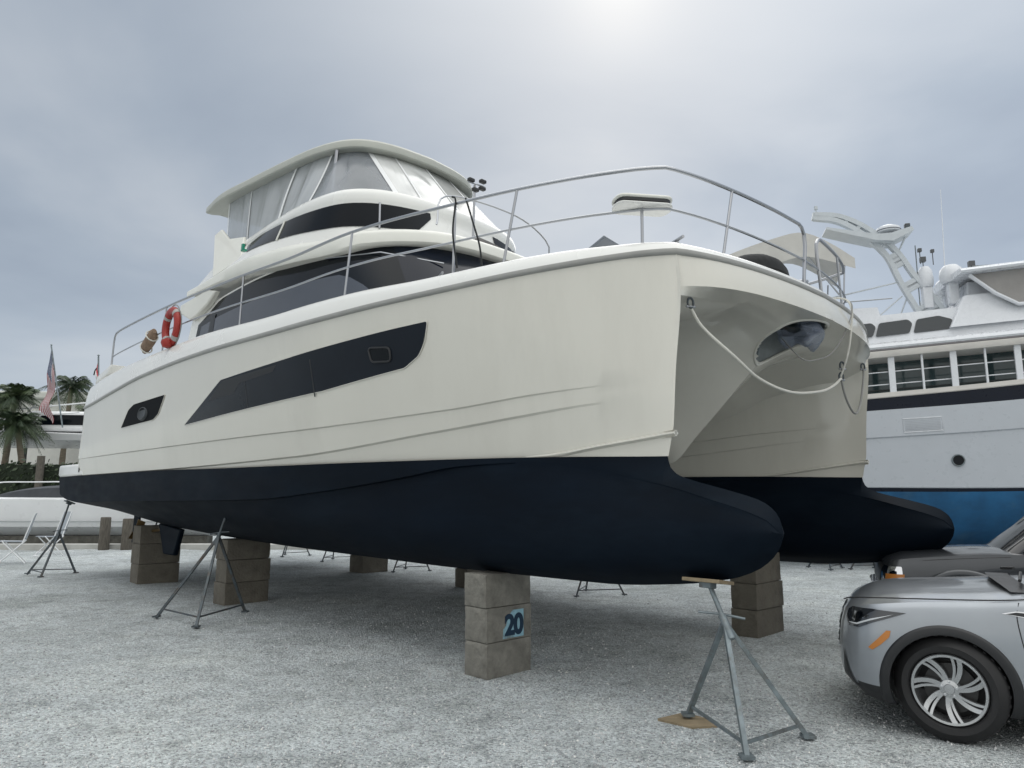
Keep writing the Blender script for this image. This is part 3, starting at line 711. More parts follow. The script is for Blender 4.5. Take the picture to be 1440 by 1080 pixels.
# ------------------------------------------------------------------ ground of crushed shell and gravel
def gravel_mat():
    m = bpy.data.materials.new('crushed_gravel'); m.use_nodes = True; t = NT(m.node_tree); b = t.n['Principled BSDF']
    tc = t.node('ShaderNodeTexCoord'); o = tc.outputs['Object']
    v1 = t.node('ShaderNodeTexVoronoi', {'Vector': o, 'Scale': 52.0, 'Randomness': 1.0})
    v2 = t.node('ShaderNodeTexVoronoi', {'Vector': o, 'Scale': 120.0})
    s1 = t.node('ShaderNodeSeparateColor', {0: v1.outputs['Color']}); s2 = t.node('ShaderNodeSeparateColor', {0: v2.outputs['Color']})
    a = t.math('ADD', t.math('MULTIPLY', s1.outputs[0], .6), t.math('MULTIPLY', s2.outputs[1], .4))
    stones = t.ramp(a, [(.1, (.25, .266, .272)), (.35, (.46, .492, .50)), (.6, (.62, .658, .665)), (.85, (.76, .80, .80)), (1, (.88, .90, .895))])
    big = t.node('ShaderNodeTexNoise', {'Vector': o, 'Scale': .45, 'Detail': 6.0, 'Roughness': .62})
    mid = t.node('ShaderNodeTexNoise', {'Vector': o, 'Scale': 3.2, 'Detail': 5.0, 'Roughness': .65})
    c = t.mix(1.0, stones, t.ramp(big.outputs[0], [(.32, (.66, .67, .66)), (.5, (.93, .94, .95)), (.68, (1.12, 1.12, 1.1))]), 'MULTIPLY')
    c = t.mix(1.0, c, t.ramp(mid.outputs[0], [(.3, (.72, .72, .72)), (.5, (1, 1, 1)), (.7, (1.1, 1.1, 1.1))]), 'MULTIPLY')
    # worn, sandier patches
    pn = t.node('ShaderNodeTexNoise', {'Vector': o, 'Scale': .9, 'Detail': 8.0, 'Roughness': .7, 'Distortion': .4})
    c = t.mix(t.ramp(pn.outputs[0], [(.58, 0), (.74, .5)]), c, (.30, .305, .30))
    t.l.new(c, b.inputs['Base Color']); b.inputs['Roughness'].default_value = .93; b.inputs['Specular IOR Level'].default_value = .25
    h = t.math('ADD', t.math('MULTIPLY', v1.outputs['Distance'], -.9), t.math('MULTIPLY', v2.outputs['Distance'], -.4))
    h = t.math('ADD', h, t.math('MULTIPLY', mid.outputs[0], 1.2))
    t.l.new(t.node('ShaderNodeBump', {'Height': h, 'Strength': .9, 'Distance': .03}).outputs[0], b.inputs['Normal'])
    return m
GRAV = gravel_mat()
gm = MB(); xs = [-700, -60] + [-30 + i * .5 for i in range(121)] + [60, 700]; ys = [-700, -20] + [0 + i * .5 for i in range(61)] + [60, 700]
def gh(x, y):
    return .018 * math.sin(x * .9 + .4 * y) * math.sin(y * .7) + .012 * math.sin(x * 2.1 - y * 1.3) if -30 <= x <= 30 and 0 <= y <= 30 else 0
gm.grid([[(x, y, gh(x, y) - .02) for y in ys] for x in xs])
tag(gm.build('ground', GRAV, ang=180), 'pale grey crushed gravel yard', None, None, 'structure')
# loose stones lying on it
rng = np.random.default_rng(3); N = 42000
d = 3.9 + 9.5 * rng.random(N) ** 1.6; xx = (rng.random(N) * 2 - 1) * d * .80
sz = .0035 + .0075 * rng.random(N) ** 3
OCT = np.array([(1, 0, 0), (-1, 0, 0), (0, 1, 0), (0, -1, 0), (0, 0, 1), (0, 0, -1)], float)
OF = np.array([(0, 2, 4), (2, 1, 4), (1, 3, 4), (3, 0, 4), (2, 0, 5), (1, 2, 5), (3, 1, 5), (0, 3, 5)])
ang = rng.random(N) * 6.28; sc = (.6 + .8 * rng.random((N, 3))) * sz[:, None]
V = OCT[None] * sc[:, None, :] * (1 + .3 * (rng.random((N, 6, 1)) - .5))
ca, sa = np.cos(ang)[:, None], np.sin(ang)[:, None]
X = V[..., 0] * ca - V[..., 1] * sa + xx[:, None]; Y = V[..., 0] * sa + V[..., 1] * ca + d[:, None]
gz = .018 * np.sin(xx * .9 + .4 * d) * np.sin(d * .7) + .012 * np.sin(xx * 2.1 - d * 1.3) - .02
Z = V[..., 2] + (gz + sz * .25)[:, None]
me = bpy.data.meshes.new('gravel'); me.vertices.add(N * 6); me.vertices.foreach_set('co', np.stack([X, Y, Z], -1).reshape(-1).astype(np.float32))
fi = (OF[None] + (np.arange(N) * 6)[:, None, None]).reshape(-1, 3); nf = len(fi)
me.loops.add(nf * 3); me.loops.foreach_set('vertex_index', fi.reshape(-1).astype(np.int32)); me.polygons.add(nf)
me.polygons.foreach_set('loop_start', np.arange(0, nf * 3, 3, dtype=np.int32))
sm = bpy.data.materials.new('loose_stone'); sm.use_nodes = True; t = NT(sm.node_tree); b = t.n['Principled BSDF']
gi = t.node('ShaderNodeNewGeometry'); t.l.new(t.ramp(gi.outputs['Random Per Island'], [(0, (.24, .245, .25)), (.5, (.52, .53, .53)), (.85, (.68, .685, .68)), (1, (.82, .815, .79))]), b.inputs['Base Color']); b.inputs['Roughness'].default_value = .9
me.materials.append(sm); me.update(calc_edges=True); me.validate()
go = bpy.data.objects.new('gravel', me); COL.objects.link(go); tag(go, 'loose pale pebbles scattered over the yard', 'gravel', None, 'stuff')

# ------------------------------------------------------------------ concrete keel blocks (each block lifts off)
from mathutils import noise
YAW = R(-45.5)
def block(c, size, label, m=CONC, jit=2.0, group='concrete keel blocks'):
    b = MB(); n = 14                                    # six gridded faces, worn back at the arrises
    def wear(p):
        q = [p[k] / (size[k] / 2) for k in range(3)]; e = sorted(abs(t) for t in q)[1]      # 1 on an edge
        w = max(0, (e - .80) / .20) ** 3; ns = noise.noise(Vector(p) * 9 + sd); n2 = noise.noise(Vector(p) * 28 + sd)
        k = 1 - w * (.010 + .06 * max(0, ns - .1) + .015 * n2); a = .004 * n2 + .005 * ns
        return (p[0] * k + a * q[0], p[1] * k + a * q[1], p[2] * (1 - w * .02) + size[2] / 2)
    sd = Vector((random.uniform(0, 50), random.uniform(0, 50), 0))
    for ax in range(3):
        for sg in (-1, 1):
            rows = []
            for i in range(n + 1):
                r = []
                for j in range(n + 1):
                    p = [0, 0, 0]; p[ax] = sg * size[ax] / 2; p[(ax + 1) % 3] = (i / n - .5) * size[(ax + 1) % 3]; p[(ax + 2) % 3] = (j / n - .5) * size[(ax + 2) % 3]; r.append(wear(p))
                rows.append(r)
            b.grid(rows)
    o = b.build('concrete_block', m, fix=True, ang=30)
    o.location = c; o.rotation_euler = (0, 0, YAW + R(random.uniform(-jit, jit)))
    return tag(o, label, 'concrete block', group)
def stack(lx, ly, heights, size, where, m=CONC):
    w = bw((lx, ly, 0)); z = -.02; out = []
    nm = {2: ['bottom', 'top'], 3: ['bottom', 'middle', 'top'], 4: ['bottom', 'second', 'third', 'top']}[len(heights)]
    for h, n in zip(heights, nm):
        dx, dy = random.uniform(-.012, .012), random.uniform(-.012, .012)
        out.append(block((w.x + dx, w.y + dy, z), (size[0], size[1], h - .002), f'{n} concrete block {where}', m)); z += h
    return out
s20 = stack(-.06, -2.18, [.335, .33, .325], (.33, .62), 'of the stack marked 20 under the near hull')
# painted berth number on the middle block's forward face
mid = s20[1]
pn = MB().prism([(.167, -.10, .02), (.167, .19, .02), (.167, .19, .285), (.167, .04, .285), (.167, -.03, .22), (.167, -.055, .14), (.167, -.09, .11)], (.004, 0, 0)).build('number_panel', mat('pale_blue_paint', (.26, .45, .54), .75, var=.15, vscale=14, dirt=(.14, .14, .12), dscale=9), mid)
fc = bpy.data.curves.new('digits', 'FONT'); fc.body = '20'; fc.size = .27; fc.offset = .012; fc.extrude = .0015; fc.align_x = 'CENTER'; fc.space_character = .92
fo = bpy.data.objects.new('tmp', fc); COL.objects.link(fo); bpy.context.view_layer.update()
dm = bpy.data.meshes.new_from_object(fo.evaluated_get(bpy.context.evaluated_depsgraph_get())); bpy.data.objects.remove(fo)
dg = bpy.data.objects.new('digits', dm); COL.objects.link(dg); dm.materials.clear(); dm.materials.append(mat('dark_blue_paint', (.004, .025, .055), .6, var=.2, vscale=20))
dg.parent = pn; dg.location = (.1735, .055, .055); dg.rotation_euler = (R(90), 0, R(90)); dg.scale = (.98, 1, 1)
stack(-6.55, -1.95, [.36, .36, .33], (.45, .75), 'of the second stack along the near hull, behind a tall jack stand', CONCB)
stack(-10.55, -2.0, [.40, .40, .36], (.50, .80), 'of the sternmost stack under the near hull', CONCB)
stack(.80, 1.62, [.34, .32, .36], (.36, .70), 'of the tan stack under the far bow', CONCB)
stack(-5.5, 2.25, [.36, .36, .27], (.36, .6), 'of the dark stack midway along the far hull', CONCB)
stack(-9.2, 2.3, [.40, .40, .33], (.55, .7), 'of the sternmost stack under the far hull', CONCB)

# ------------------------------------------------------------------ tripod jack stands
def jack_stand(label, feet, apex, head, m=GALV, r=.024, handle=(.3, .2), plate=.11, tilt=None):
    c = Vector((sum(f[0] for f in feet) / 3, sum(f[1] for f in feet) / 3, 0))
    o = empty('jack_stand', c, 0, label, 'jack stand', 'tripod jack stands')
    L = lambda p: Vector(p) - c
    fz = [Vector((f[0], f[1], f[2] if len(f) > 2 else 0.0)) for f in feet]
    A, H = Vector(apex), Vector(head)
    for f in fz:
        dr = (A - f).normalized()
        b = MB().tube([L(f) - dr * .01, L(A)], r, 4).box(L(f) + Vector((0, 0, .012)), (.09, .09, .02))
        b.build('leg', m, o, ang=30)
    for i, j in ((1, 0), (0, 2)):
        k = .1; b = MB().tube([L(fz[i].lerp(A, k)), L(fz[j].lerp(A, k))], r * .6, 4); b.build('spreader_bar', m, o, ang=30)
    d = (H - A).normalized()
    MB().tube([L(A) - d * .14, L(A) + d * .05], r * 1.25, 12).build('collar', m, o)
    MB().tube([L(A), L(H) - d * .02], r * .8, 10).build('screw_post', m, o)
    s = Vector((handle[0], handle[1], 0)).normalized() if handle else Vector((1, 0, 0)); q = L(A) + d * .06
    MB().tube([q - s * .17 + Vector((0, 0, -.03)), q, q + s * .17 + Vector((0, 0, .01))], r * .42, 8).build('handle', m, o)
    n = (tilt or d); n = Vector(n).normalized(); rot = n.to_track_quat('Z', 'Y').to_matrix()
    MB().box(L(H) - n * .03, (.10, .10, .05), rot).build('bracket', m, o, bevel=.006)
    MB().box(L(H), (plate * 2.3, plate * 1.7, .028), rot).build('top_pad', WOOD if plate > .12 else m, o, bevel=.004)
    return o
def W2(lx, ly): p = bw((lx, ly, 0)); return (p.x, p.y)
jack_stand('galvanised jack stand under the near bow bulb, one foot on plywood', [(1.57, 5.13), (1.38, 5.97, .03), (2.15, 5.55)], (1.60, 5.62, .80), (1.535, 5.80, 1.075), handle=(-1, .25), plate=.14, tilt=(.1, .1, 1))
pw = MB().prism([(-.2, .02, 0), (.02, -.19, 0), (.22, -.16, 0), (.19, .02, 0), (.05, .19, 0)], (0, 0, .018)).build('plywood_pad', WOOD)
pw.location = (1.34, 5.94, -.006); tag(pw, 'weathered plywood scrap under the foot of the nearest jack stand', 'plywood')
jack_stand('tall dark jack stand beside the near hull amidships', [(-4.23, 10.0), (-5.15, 10.8), (-4.03, 11.25)], (-4.38, 10.95, 1.14), (-4.28, 11.05, 1.60), m=DARKST, handle=(1, -.3), tilt=(.35, .35, 1))
f = [(-10.95, 16.7), (-10.2, 16.0), (-9.95, 16.85)]
jack_stand('dark jack stand under the near stern corner, by the white boat', f, (-10.2, 16.5, .92), (-9.98, 16.42, 1.60), m=DARKST, handle=(1, -.1), tilt=(.3, .3, 1))
jack_stand('dark jack stand half hidden by the sternmost block stack of the near hull', [(-9.0, 17.6), (-8.5, 17.1), (-8.3, 17.9)], (-8.55, 17.5, .95), (-8.35, 17.4, 1.45), m=DARKST)
def lst(lab, lx, ly, top, s=.45, rot=0., m=DARKST):
    a = [(math.cos(rot + k * 2.094) * s, math.sin(rot + k * 2.094) * s) for k in range(3)]
    p = bw((lx, ly, 0)); return jack_stand(lab, [(p.x + x, p.y + y) for x, y in a], (p.x, p.y, top * .7), (p.x, p.y, top), m=m, r=.02)
lst('dark jack stand between the hulls behind the stack marked 20', -3.0, 3.0, 1.42, .52, 3.9)
lst('small dark jack stand under the far hull, right of its sternmost stack', -8.7, 3.1, 1.5, .5, 4.0)
lst('small dark jack stand far back, left of the far hull\'s sternmost stack', -12.3, 3.3, 1.5, .5, 4.1)
lst('dark jack stand far back, behind the second stack along the near hull', -14.6, 3.2, 1.5, .5, 4.4)

# ------------------------------------------------------------------ ropes, ring buoy, anchor, bundle (hung on the catamaran)
def rope(name, pts, r, m, label, n=60):
    o = MB().tube(catmull([bw(p) for p in pts], n), r, 8).build(name, m); return tag(o, label, 'rope')
br = rope('bridle_rope', [(2.13, -1.98, 3.40), (2.2, -1.9, 3.22), (2.38, -1.7, 2.97), (2.42, -1.3, 2.81), (2.42, -.67, 2.77), (2.42, .0, 2.86), (2.42, .35, 2.96), (2.42, .60, 3.08)], .014, ROPE, 'white bridle rope sagging across the tunnel between the two bows')
rope('lanyard_rope', [(2.42, .60, 3.10), (2.52, .58, 3.35), (2.56, .62, 3.65), (2.55, .68, 3.88), (2.44, .72, 4.02), (2.1, .7, 4.05)], .011, ROPE, 'thin white rope running from the bridle up over the bow edge')
rope('port_bridle_rope', [(2.42, .60, 3.08), (2.42, .70, 2.88), (2.42, .88, 2.74), (2.40, 1.08, 2.76), (2.33, 1.42, 2.96), (2.22, 1.85, 3.28), (2.17, 2.02, 3.42)], .012, ROPEG, 'grey rope loop hanging from the far hull padeye')
rope('grey_line', [(2.1, -.12, 3.46), (2.4, -.35, 3.16), (2.45, -.1, 3.18), (2.5, .2, 3.30), (2.55, .52, 3.62), (2.56, .68, 3.9), (2.45, .75, 4.03)], .007, ROPEG, 'thin grey line from the anchor locker up to the bow edge')
def shackle(p, lab):
    w = bw(p); o = empty('shackle', w, 0, lab, 'shackle', 'shackles on the bridle ropes')
    MB().tube([(.03 * math.cos(a), 0, .045 * math.sin(a)) for a in (2 * math.pi * k / 16 for k in range(16))], .011, 6, closed=True).build('bow', DARKST, o)
    MB().tube([(-.045, 0, -.035), (.045, 0, -.035)], .011, 8).build('pin', STEEL, o)
    o.rotation_euler = (0, 0, R(20)); return o
shackle((2.14, -2.0, 3.44), 'dark shackle at the near bow end of the white bridle rope')
shackle((2.42, .61, 3.10), 'dark shackle where the bridle ropes meet'); shackle((2.44, .60, 3.22), 'upper dark shackle above the joint of the bridle ropes')
shackle((2.16, 2.03, 3.46), 'dark shackle on the far bow at the end of the grey loop')
bx = rope('black_line', [(-.25, -2.83, 4.92), (-.22, -2.80, 4.87), (-.20, -2.84, 4.5), (-.16, -2.8, 4.1)], .010, ROPEB, 'black line hanging straight down from the top rail')
rope('black_line', [(-.1, -2.76, 4.88), (.02, -2.74, 4.55), (.1, -2.72, 4.3), (.14, -2.72, 4.08)], .010, ROPEB, 'black line slanting down from the top rail beside the straight one')
an = empty('anchor', bw((2.10, .02, 3.55)), R(-45), 'galvanised plough anchor in a clear plastic bag hanging in the bow recess', 'anchor')
MB().tube([(-.35, 0, .12), (.1, 0, .05), (.28, 0, -.01)], .026, 6).build('shank', GALV, an)
fl = MB(); fl.grid([[(.30, 0, -.06), (.2, .10, .0), (-.02, .17, .05)], [(.36, 0, -.05), (.2, 0, -.09), (-.05, 0, -.03)], [(.30, 0, -.06), (.2, -.10, .0), (-.02, -.17, .05)]]); fl.build('fluke', DARKST, an)
bagm = vinyl('plastic_bag', .42, (.30, .34, .43))
pb = MB(); rows = []
for i in range(15):
    t = i / 14; rr = .015 + (.12 + .05 * math.sin(9 * t + 1)) * math.sin(math.pi * t) ** .5
    rows.append([(-.10 + t * .50, rr * math.cos(a) * (1 + .28 * math.sin(7 * a + 9 * t)), -.03 + rr * math.sin(a) * (1 + .28 * math.cos(6 * a + 11 * t)) - .04 * t) for a in (2 * math.pi * k / 20 for k in range(20))])
pb.grid(rows, closev=True).build('plastic_wrap', bagm, an)
MB().tube([(-.33, 0, -.10), (-.36, .0, -.22), (-.42, .0, -.34)], .008, 6).build('tie_wire', GALV, an)

# ring buoy on the stern rail
rbw = bw((-6.9, -3.36, 4.50)); rb = empty('ring_buoy', rbw, R(-45.5), 'orange red ring buoy hung on the near stern rail', 'life ring')
prof = lambda k: None
def torus(R0, r, sx=1.0, n=48, m=14, a0=0, a1=2 * math.pi, fat=1.0):
    rows = []
    for i in range(n + 1):
        a = a0 + (a1 - a0) * i / n
        rows.append([((R0 + r * fat * math.cos(b)) * math.cos(a) * sx, r * fat * .8 * math.sin(b), (R0 + r * fat * math.cos(b)) * math.sin(a)) for b in (2 * math.pi * k / m for k in range(m))])
    return MB().grid(rows, closev=True)
torus(.275, .075).build('ring', RED, rb)
BAND = mat('grey_band', (.34, .33, .32), .5, var=.15)
for k in range(4):
    a = math.pi / 4 + k * math.pi / 2; torus(.275, .075, n=6, a0=a - .12, a1=a + .12, fat=1.05).build('reflective_band', BAND, rb)
for k in range(4):
    a0 = math.pi / 4 + k * math.pi / 2; MB().tube([((.365 + .02 * math.sin(math.pi * j / 10)) * math.cos(a0 + j / 10 * math.pi / 2), .02, (.365 + .02 * math.sin(math.pi * j / 10)) * math.sin(a0 + j / 10 * math.pi / 2)) for j in range(11)], .009, 6).build('grab_line', ROPEG, rb)
MB().lathe([(.001, -.09), (.07, -.07), (.10, 0), (.09, .05), (.001, .085)], (.06, -.07, -.29), 'z', 16).build('light_float', RED, rb)
# brown canvas bundle lashed to the rail aft of it
bu = MB(); rows = []
for i in range(13):
    t = i / 12; rr = .115 * (1 - abs(2 * t - 1) ** 4 * .55)
    rows.append([((t - .5) * .55, rr * math.cos(a) * .8, rr * math.sin(a) * (1 + .08 * math.sin(3 * a + 4 * t)) + .015 * math.sin(7 * t)) for a in (2 * math.pi * k / 16 for k in range(16))])
bu.grid(rows, closev=True); bu.poly(rows[0]); bu.poly(rows[-1])
o = empty('canvas_bundle', bw((-8.15, -3.3, 4.46)), 0, 'brown canvas bundle lashed to the stern rail beside the ring buoy', 'bundle'); o.rotation_euler = (0, R(-34), R(-45.5))
bu.build('roll', mat('brown_canvas', (.21, .145, .10), .85, var=.25, vscale=9, bump=.5, bscale=14), o, fix=True)
for x in (-.17, .15): MB().tube([(x, .1 * math.cos(a), .122 * math.sin(a)) for a in (2 * math.pi * k / 20 for k in range(20))], .012, 6, closed=True).build('lashing', ROPE, o)
# ------------------------------------------------------------------ cars (local frame: x rearward from the nose, -y the driver's side that faces the camera)
def car_paint(name, col, metal=.6, rough=.32):
    m = mat(name, col, rough, metal, var=.05, vscale=2.0, coat=.8)
    return m
def make_wheel(parent, x, y, side, r, rim, w, steer, rim_m, tyre_m, spokes=10, style='twin'):
    s_pair = style == 'twin'
    o = empty('wheel', (x, y, r)); o.parent = parent; o.rotation_euler = (0, 0, steer)
    s = side                                            # outward direction in y
    T = MB().lathe([(rim, s * .01), (rim + .012, s * .028), (rim + .05, s * .034), (r - .045, s * .018), (r - .018, s * .002), (r - .004, -s * .02), (r, -s * w * .3), (r, -s * w * .7), (r - .02, -s * w * .97), (rim + .04, -s * (w + .01)), (rim, -s * w)], (0, 0, 0), 'y', 72)
    for k in range(72):                                 # tread blocks
        a = 2 * math.pi * k / 72
        T.box(((r - .001) * math.cos(a), -s * w * .5 + (.05 if k % 2 else -.05), (r - .001) * math.sin(a)), (.007, w * .36, .02), Euler((0, -a, 0)))
    T.build('tyre', tyre_m, o, ang=30)
    Rm = MB().lathe([(rim, -s * w * .9), (rim - .01, -s * .05), (rim - .005, s * .012), (rim - .012, s * .022), (rim - .028, s * .02), (rim - .034, -s * .012), (rim - .045, -s * .1)], (0, 0, 0), 'y', 64)
    Rm.lathe([(.001, s * .004), (.032, s * .003), (.036, -s * .006), (.062, -s * .012), (.075, -s * .03), (.075, -s * .08)], (0, 0, 0), 'y', 32)
    n = spokes
    for k in range(n):
        a0 = 2 * math.pi * (k - (.38 if s_pair and k % 2 else 0)) / n; tw = .33 if style == 'twin' else 0
        wd = .018 if k % 2 == 0 else .010
        if style != 'twin': wd = .03
        pts = []
        for j in range(7):
            t = j / 6; rr = .058 + (rim - .024 - .058) * t; a = a0 - s * tw * t ** 1.3 * (1 if k % 2 == 0 else .75)
            ww = wd * (1 + .25 * t); px, pz = rr * math.cos(a), rr * math.sin(a); nx, nz = -math.sin(a), math.cos(a)
            yy = s * (-.012 + .028 * t * t)
            pts.append([(px - nx * ww, yy - s * .03, pz - nz * ww), (px - nx * ww * .8, yy, pz - nz * ww * .8), (px + nx * ww * .8, yy, pz + nz * ww * .8), (px + nx * ww, yy - s * .03, pz + nz * ww)])
        Rm.grid(pts)
    Rm.build('rim', rim_m, o, ang=30)
    D = MB().lathe([(.03, -s * .06), (rim * .68, -s * .065), (rim * .68, -s * .09)], (0, 0, 0), 'y', 40); D.build('brake_disc', mat('brake_disc', (.06, .06, .06), .45, .8), o)
    Bk = MB().lathe([(.02, -s * .12), (rim - .03, -s * .125)], (0, 0, 0), 'y', 40); Bk.build('wheel_well_back', BLACK, o)
    N = MB()
    for k in range(5):
        a = 2 * math.pi * k / 5 + .3; N.lathe([(.001, s * .004), (.009, s * .003), (.009, -s * .02)], (.05 * math.cos(a), -s * .008, .05 * math.sin(a)), 'y', 8)
    N.build('lug_nut', CHROME, o)
    return o

def make_car(name, p):
    root = empty(name, p['loc'], p['rz'], p['label'], p['cat'])
    L, Wd, n = p['L'], p['W'] / 2, p['n']; Nf = p['nose']
    # plan outline: half curve from nose centre to tail centre
    pl = []
    for k in range(41):
        a = math.pi / 2 * k / 40; pl.append((Nf * (1 - math.cos(a) ** (2 / n)), Wd * math.sin(a) ** (2 / n)))
    m = int((L - 2 * Nf) / .03)
    pl += [(Nf + (L - 2 * Nf) * k / m, Wd) for k in range(1, m)]
    for k in range(41):
        a = math.pi / 2 * (1 - k / 40); pl.append((L - Nf * (1 - math.cos(a) ** (2 / n)), Wd * math.sin(a) ** (2 / n)))
    # resample
    Ls = [0]
    for a, b in zip(pl, pl[1:]): Ls.append(Ls[-1] + math.hypot(b[0] - a[0], b[1] - a[1]))
    NS = int(Ls[-1] / .022); P = [resamp(pl, Ls, Ls[-1] * k / NS) for k in range(NS + 1)]
    zt, zb = mono(p['zs']), mono(p['zb']); prof = mono(p['prof']); lean = mono(p['lean'])
    def S_of_x(x): return min(range(NS + 1), key=lambda k: abs(P[k][0] - x))
    def pt(k, z, off=0., side=-1):
        x, y = P[k]; a, b = P[max(0, k - 1)], P[min(NS, k + 1)]; tx, ty = b[0] - a[0], b[1] - a[1]; l = math.hypot(tx, ty); nx, ny = -ty / l, tx / l
        t = (z - zb(x)) / (zt(x) - zb(x)); yy = y * prof(t); fr = max(0, 1 - x / (Nf * 1.3)); rr = max(0, 1 - (L - x) / (Nf * 1.3))
        xx = x + lean(t) * fr - lean(t) * rr * .8
        return (xx + nx * off, side * (yy + ny * off), z)
    wr = p['arch']; wheels = p['wheels']; zw = p['r']
    def in_arch(x, z): return any((x - wx) ** 2 + (z - zw) ** 2 < wr ** 2 or (abs(x - wx) < wr and z < zw) for wx in wheels)
    paint = p['paint']; NZ = 30
    body = MB(); low = MB()
    for side in (-1, 1):
        rows = []
        for k in range(NS + 1):
            x = P[k][0]; z0, z1 = zb(x), zt(x); rows.append([pt(k, z0 + (z1 - z0) * j / NZ, 0, side) for j in range(NZ + 1)])
        g = MB().grid(rows)
        zc = p['clad']
        fp, fl_ = [], []
        for f in g.f:
            c = [sum(g.v[i][q] for i in f) / 4 for q in range(3)]
            if abs(c[1]) > Wd * .8 and in_arch(c[0], c[2]): continue
            (fl_ if c[2] < zc else fp).append(f)
        body.add(g.v, fp); low.add(g.v, fl_)
    # bonnet / belt deck
    rows = []
    for k in range(NS + 1):
        x = P[k][0]; e = pt(k, zt(x)); Y = abs(e[1]); r = []
        for j in range(25):
            q = -1 + 2 * j / 24; cr = p['crown'] * (1 - abs(q) ** 2.4) * min(1, x / .25) * min(1, (L - x) / .25) + p.get('ridge', 0) * math.exp(-((abs(q) - .72) / .07) ** 2) * (1 if .3 < x < 1.3 else 0)
            r.append((e[0], Y * q, e[2] + cr))
        rows.append(r)
    body.grid(rows); body.build('body', paint, root, ang=33, fix=True)
    low.build('lower_cladding', p.get('cladm', BLACKP), root, ang=33, fix=True)
    MB().box((L / 2, 0, zb(1.5) + .06), (L * .82, Wd * 1.7, .1)).build('underbody', BLACK, root)
    def patch(nm, poly, m_, off=.006, nz=8, par=None, thick=None, sides=(-1,)):
        """a polygon given in (distance along the plan outline from the nose, height), laid on the body"""
        us = [q[0] for q in poly]; lo, hi = min(us), max(us)
        for sd in sides:
            b = MB(); rr = []
            for i in range(41):
                u = lo + (hi - lo) * (.001 + .998 * i / 40); zz = []
                for a, c in zip(poly, poly[1:] + poly[:1]):
                    if (a[0] - u) * (c[0] - u) <= 0 and a[0] != c[0]: zz.append(a[1] + (c[1] - a[1]) * (u - a[0]) / (c[0] - a[0]))
                kf = u / Ls[-1] * NS; k0 = int(kf); fz = kf - k0
                rr.append([lerp(pt(k0, min(zz) + (max(zz) - min(zz)) * j / nz, off, sd), pt(min(NS, k0 + 1), min(zz) + (max(zz) - min(zz)) * j / nz, off, sd), fz) for j in range(nz + 1)])
            b.grid(rr); b.build(nm, m_, par or root, ang=60)
    def seam(pts, r=.0035, off=.001, m_=BLACK, nm='panel_seam', sd=-1):
        q = []
        for u, z in dense(pts, .03)[:-1] if False else pts:
            kf = u / Ls[-1] * NS; k0 = int(kf); q.append(lerp(pt(k0, z, off, sd), pt(min(NS, k0 + 1), z, off, sd), kf - k0))
        MB().tube(catmull(q, 30), r, 6).build(nm, m_, root)
    SX = lambda x: S_of_x(x) / NS * Ls[-1]              # outline distance of a station x
    # wheel arches, liners, wheels
    for wx in wheels:
        for side in (-1, 1):
            b = MB(); rr = []
            a0, a1 = -.5, math.pi + .5
            for i in range(49):
                a = a0 + (a1 - a0) * i / 48; row = []
                for r_, off in ((wr - .035, -.05), (wr - .03, .012), (wr + p['lip'] * .5, .02), (wr + p['lip'], .012), (wr + p['lip'] + .006, -.01)):
                    x, z = wx + r_ * math.cos(a), zw + r_ * math.sin(a); z = max(z, zb(wx) + .0); k = S_of_x(min(max(x, Nf * .6), L - .01)) if x < L / 2 else min(range(NS // 2, NS + 1), key=lambda q: abs(P[q][0] - x))
                    q = pt(k, min(z, zt(x) - .02), off, side); row.append((x, q[1], z))
                rr.append(row)
            b.grid(rr); b.build('wheel_arch_trim', p.get('archm', BLACKP), root, ang=50)
            li = MB().grid([[(wx + (wr - .02) * math.cos(a), side * y, zw + (wr - .02) * math.sin(a)) for y in (Wd * .97, Wd * .45)] for a in (math.pi * 1.1 * i / 24 - .15 for i in range(25))])
            li.poly([(wx + wr * math.cos(a), side * Wd * .45, zw + wr * math.sin(a)) for a in (2 * math.pi * i / 32 for i in range(32))]); li.build('wheel_liner', BLACK, root)
            make_wheel(root, wx, side * (Wd - p['inset']), side, p['r'], p['rim'], p['tw'], p['steer'] if wx == wheels[0] else 0, p['rimm'], BLACK, p['spokes'], p['style'])
    # greenhouse
    gh_ = p['house']; B, T = gh_['base'], gh_['top']
    zr = gh_['zroof']; zbel = lambda x: zt(x) + .0
    def house_out(pts, z, wy): return [(x, y * wy, z) for x, y in pts]
    bs = [(x, y * Wd, zbel(x) + (p['crown'] * .8 if abs(y) < .5 else .0) + .004) for x, y in B]; ts = [(x, y * Wd, zr(x)) for x, y in T]
    b = MB(); n_ = len(bs); b.grid([[lerp(u, v, k / 5) for k in range(6)] for u, v in zip(bs, ts)], closeu=True); b.build('window_band', GLASSD, root, ang=30)
    rf = MB(); nr = len(ts) // 2; half = [ts[i] for i in range(nr)]; oth = [ts[-1 - i] for i in range(nr)]
    rf.grid([[(lerp(a, c, k / 10)[0], lerp(a, c, k / 10)[1], lerp(a, c, k / 10)[2] + .05 * math.sin(math.pi * k / 10) ** .7 - .004) for k in range(11)] for a, c in zip(half, oth)])
    rf.build('roof', paint, root)
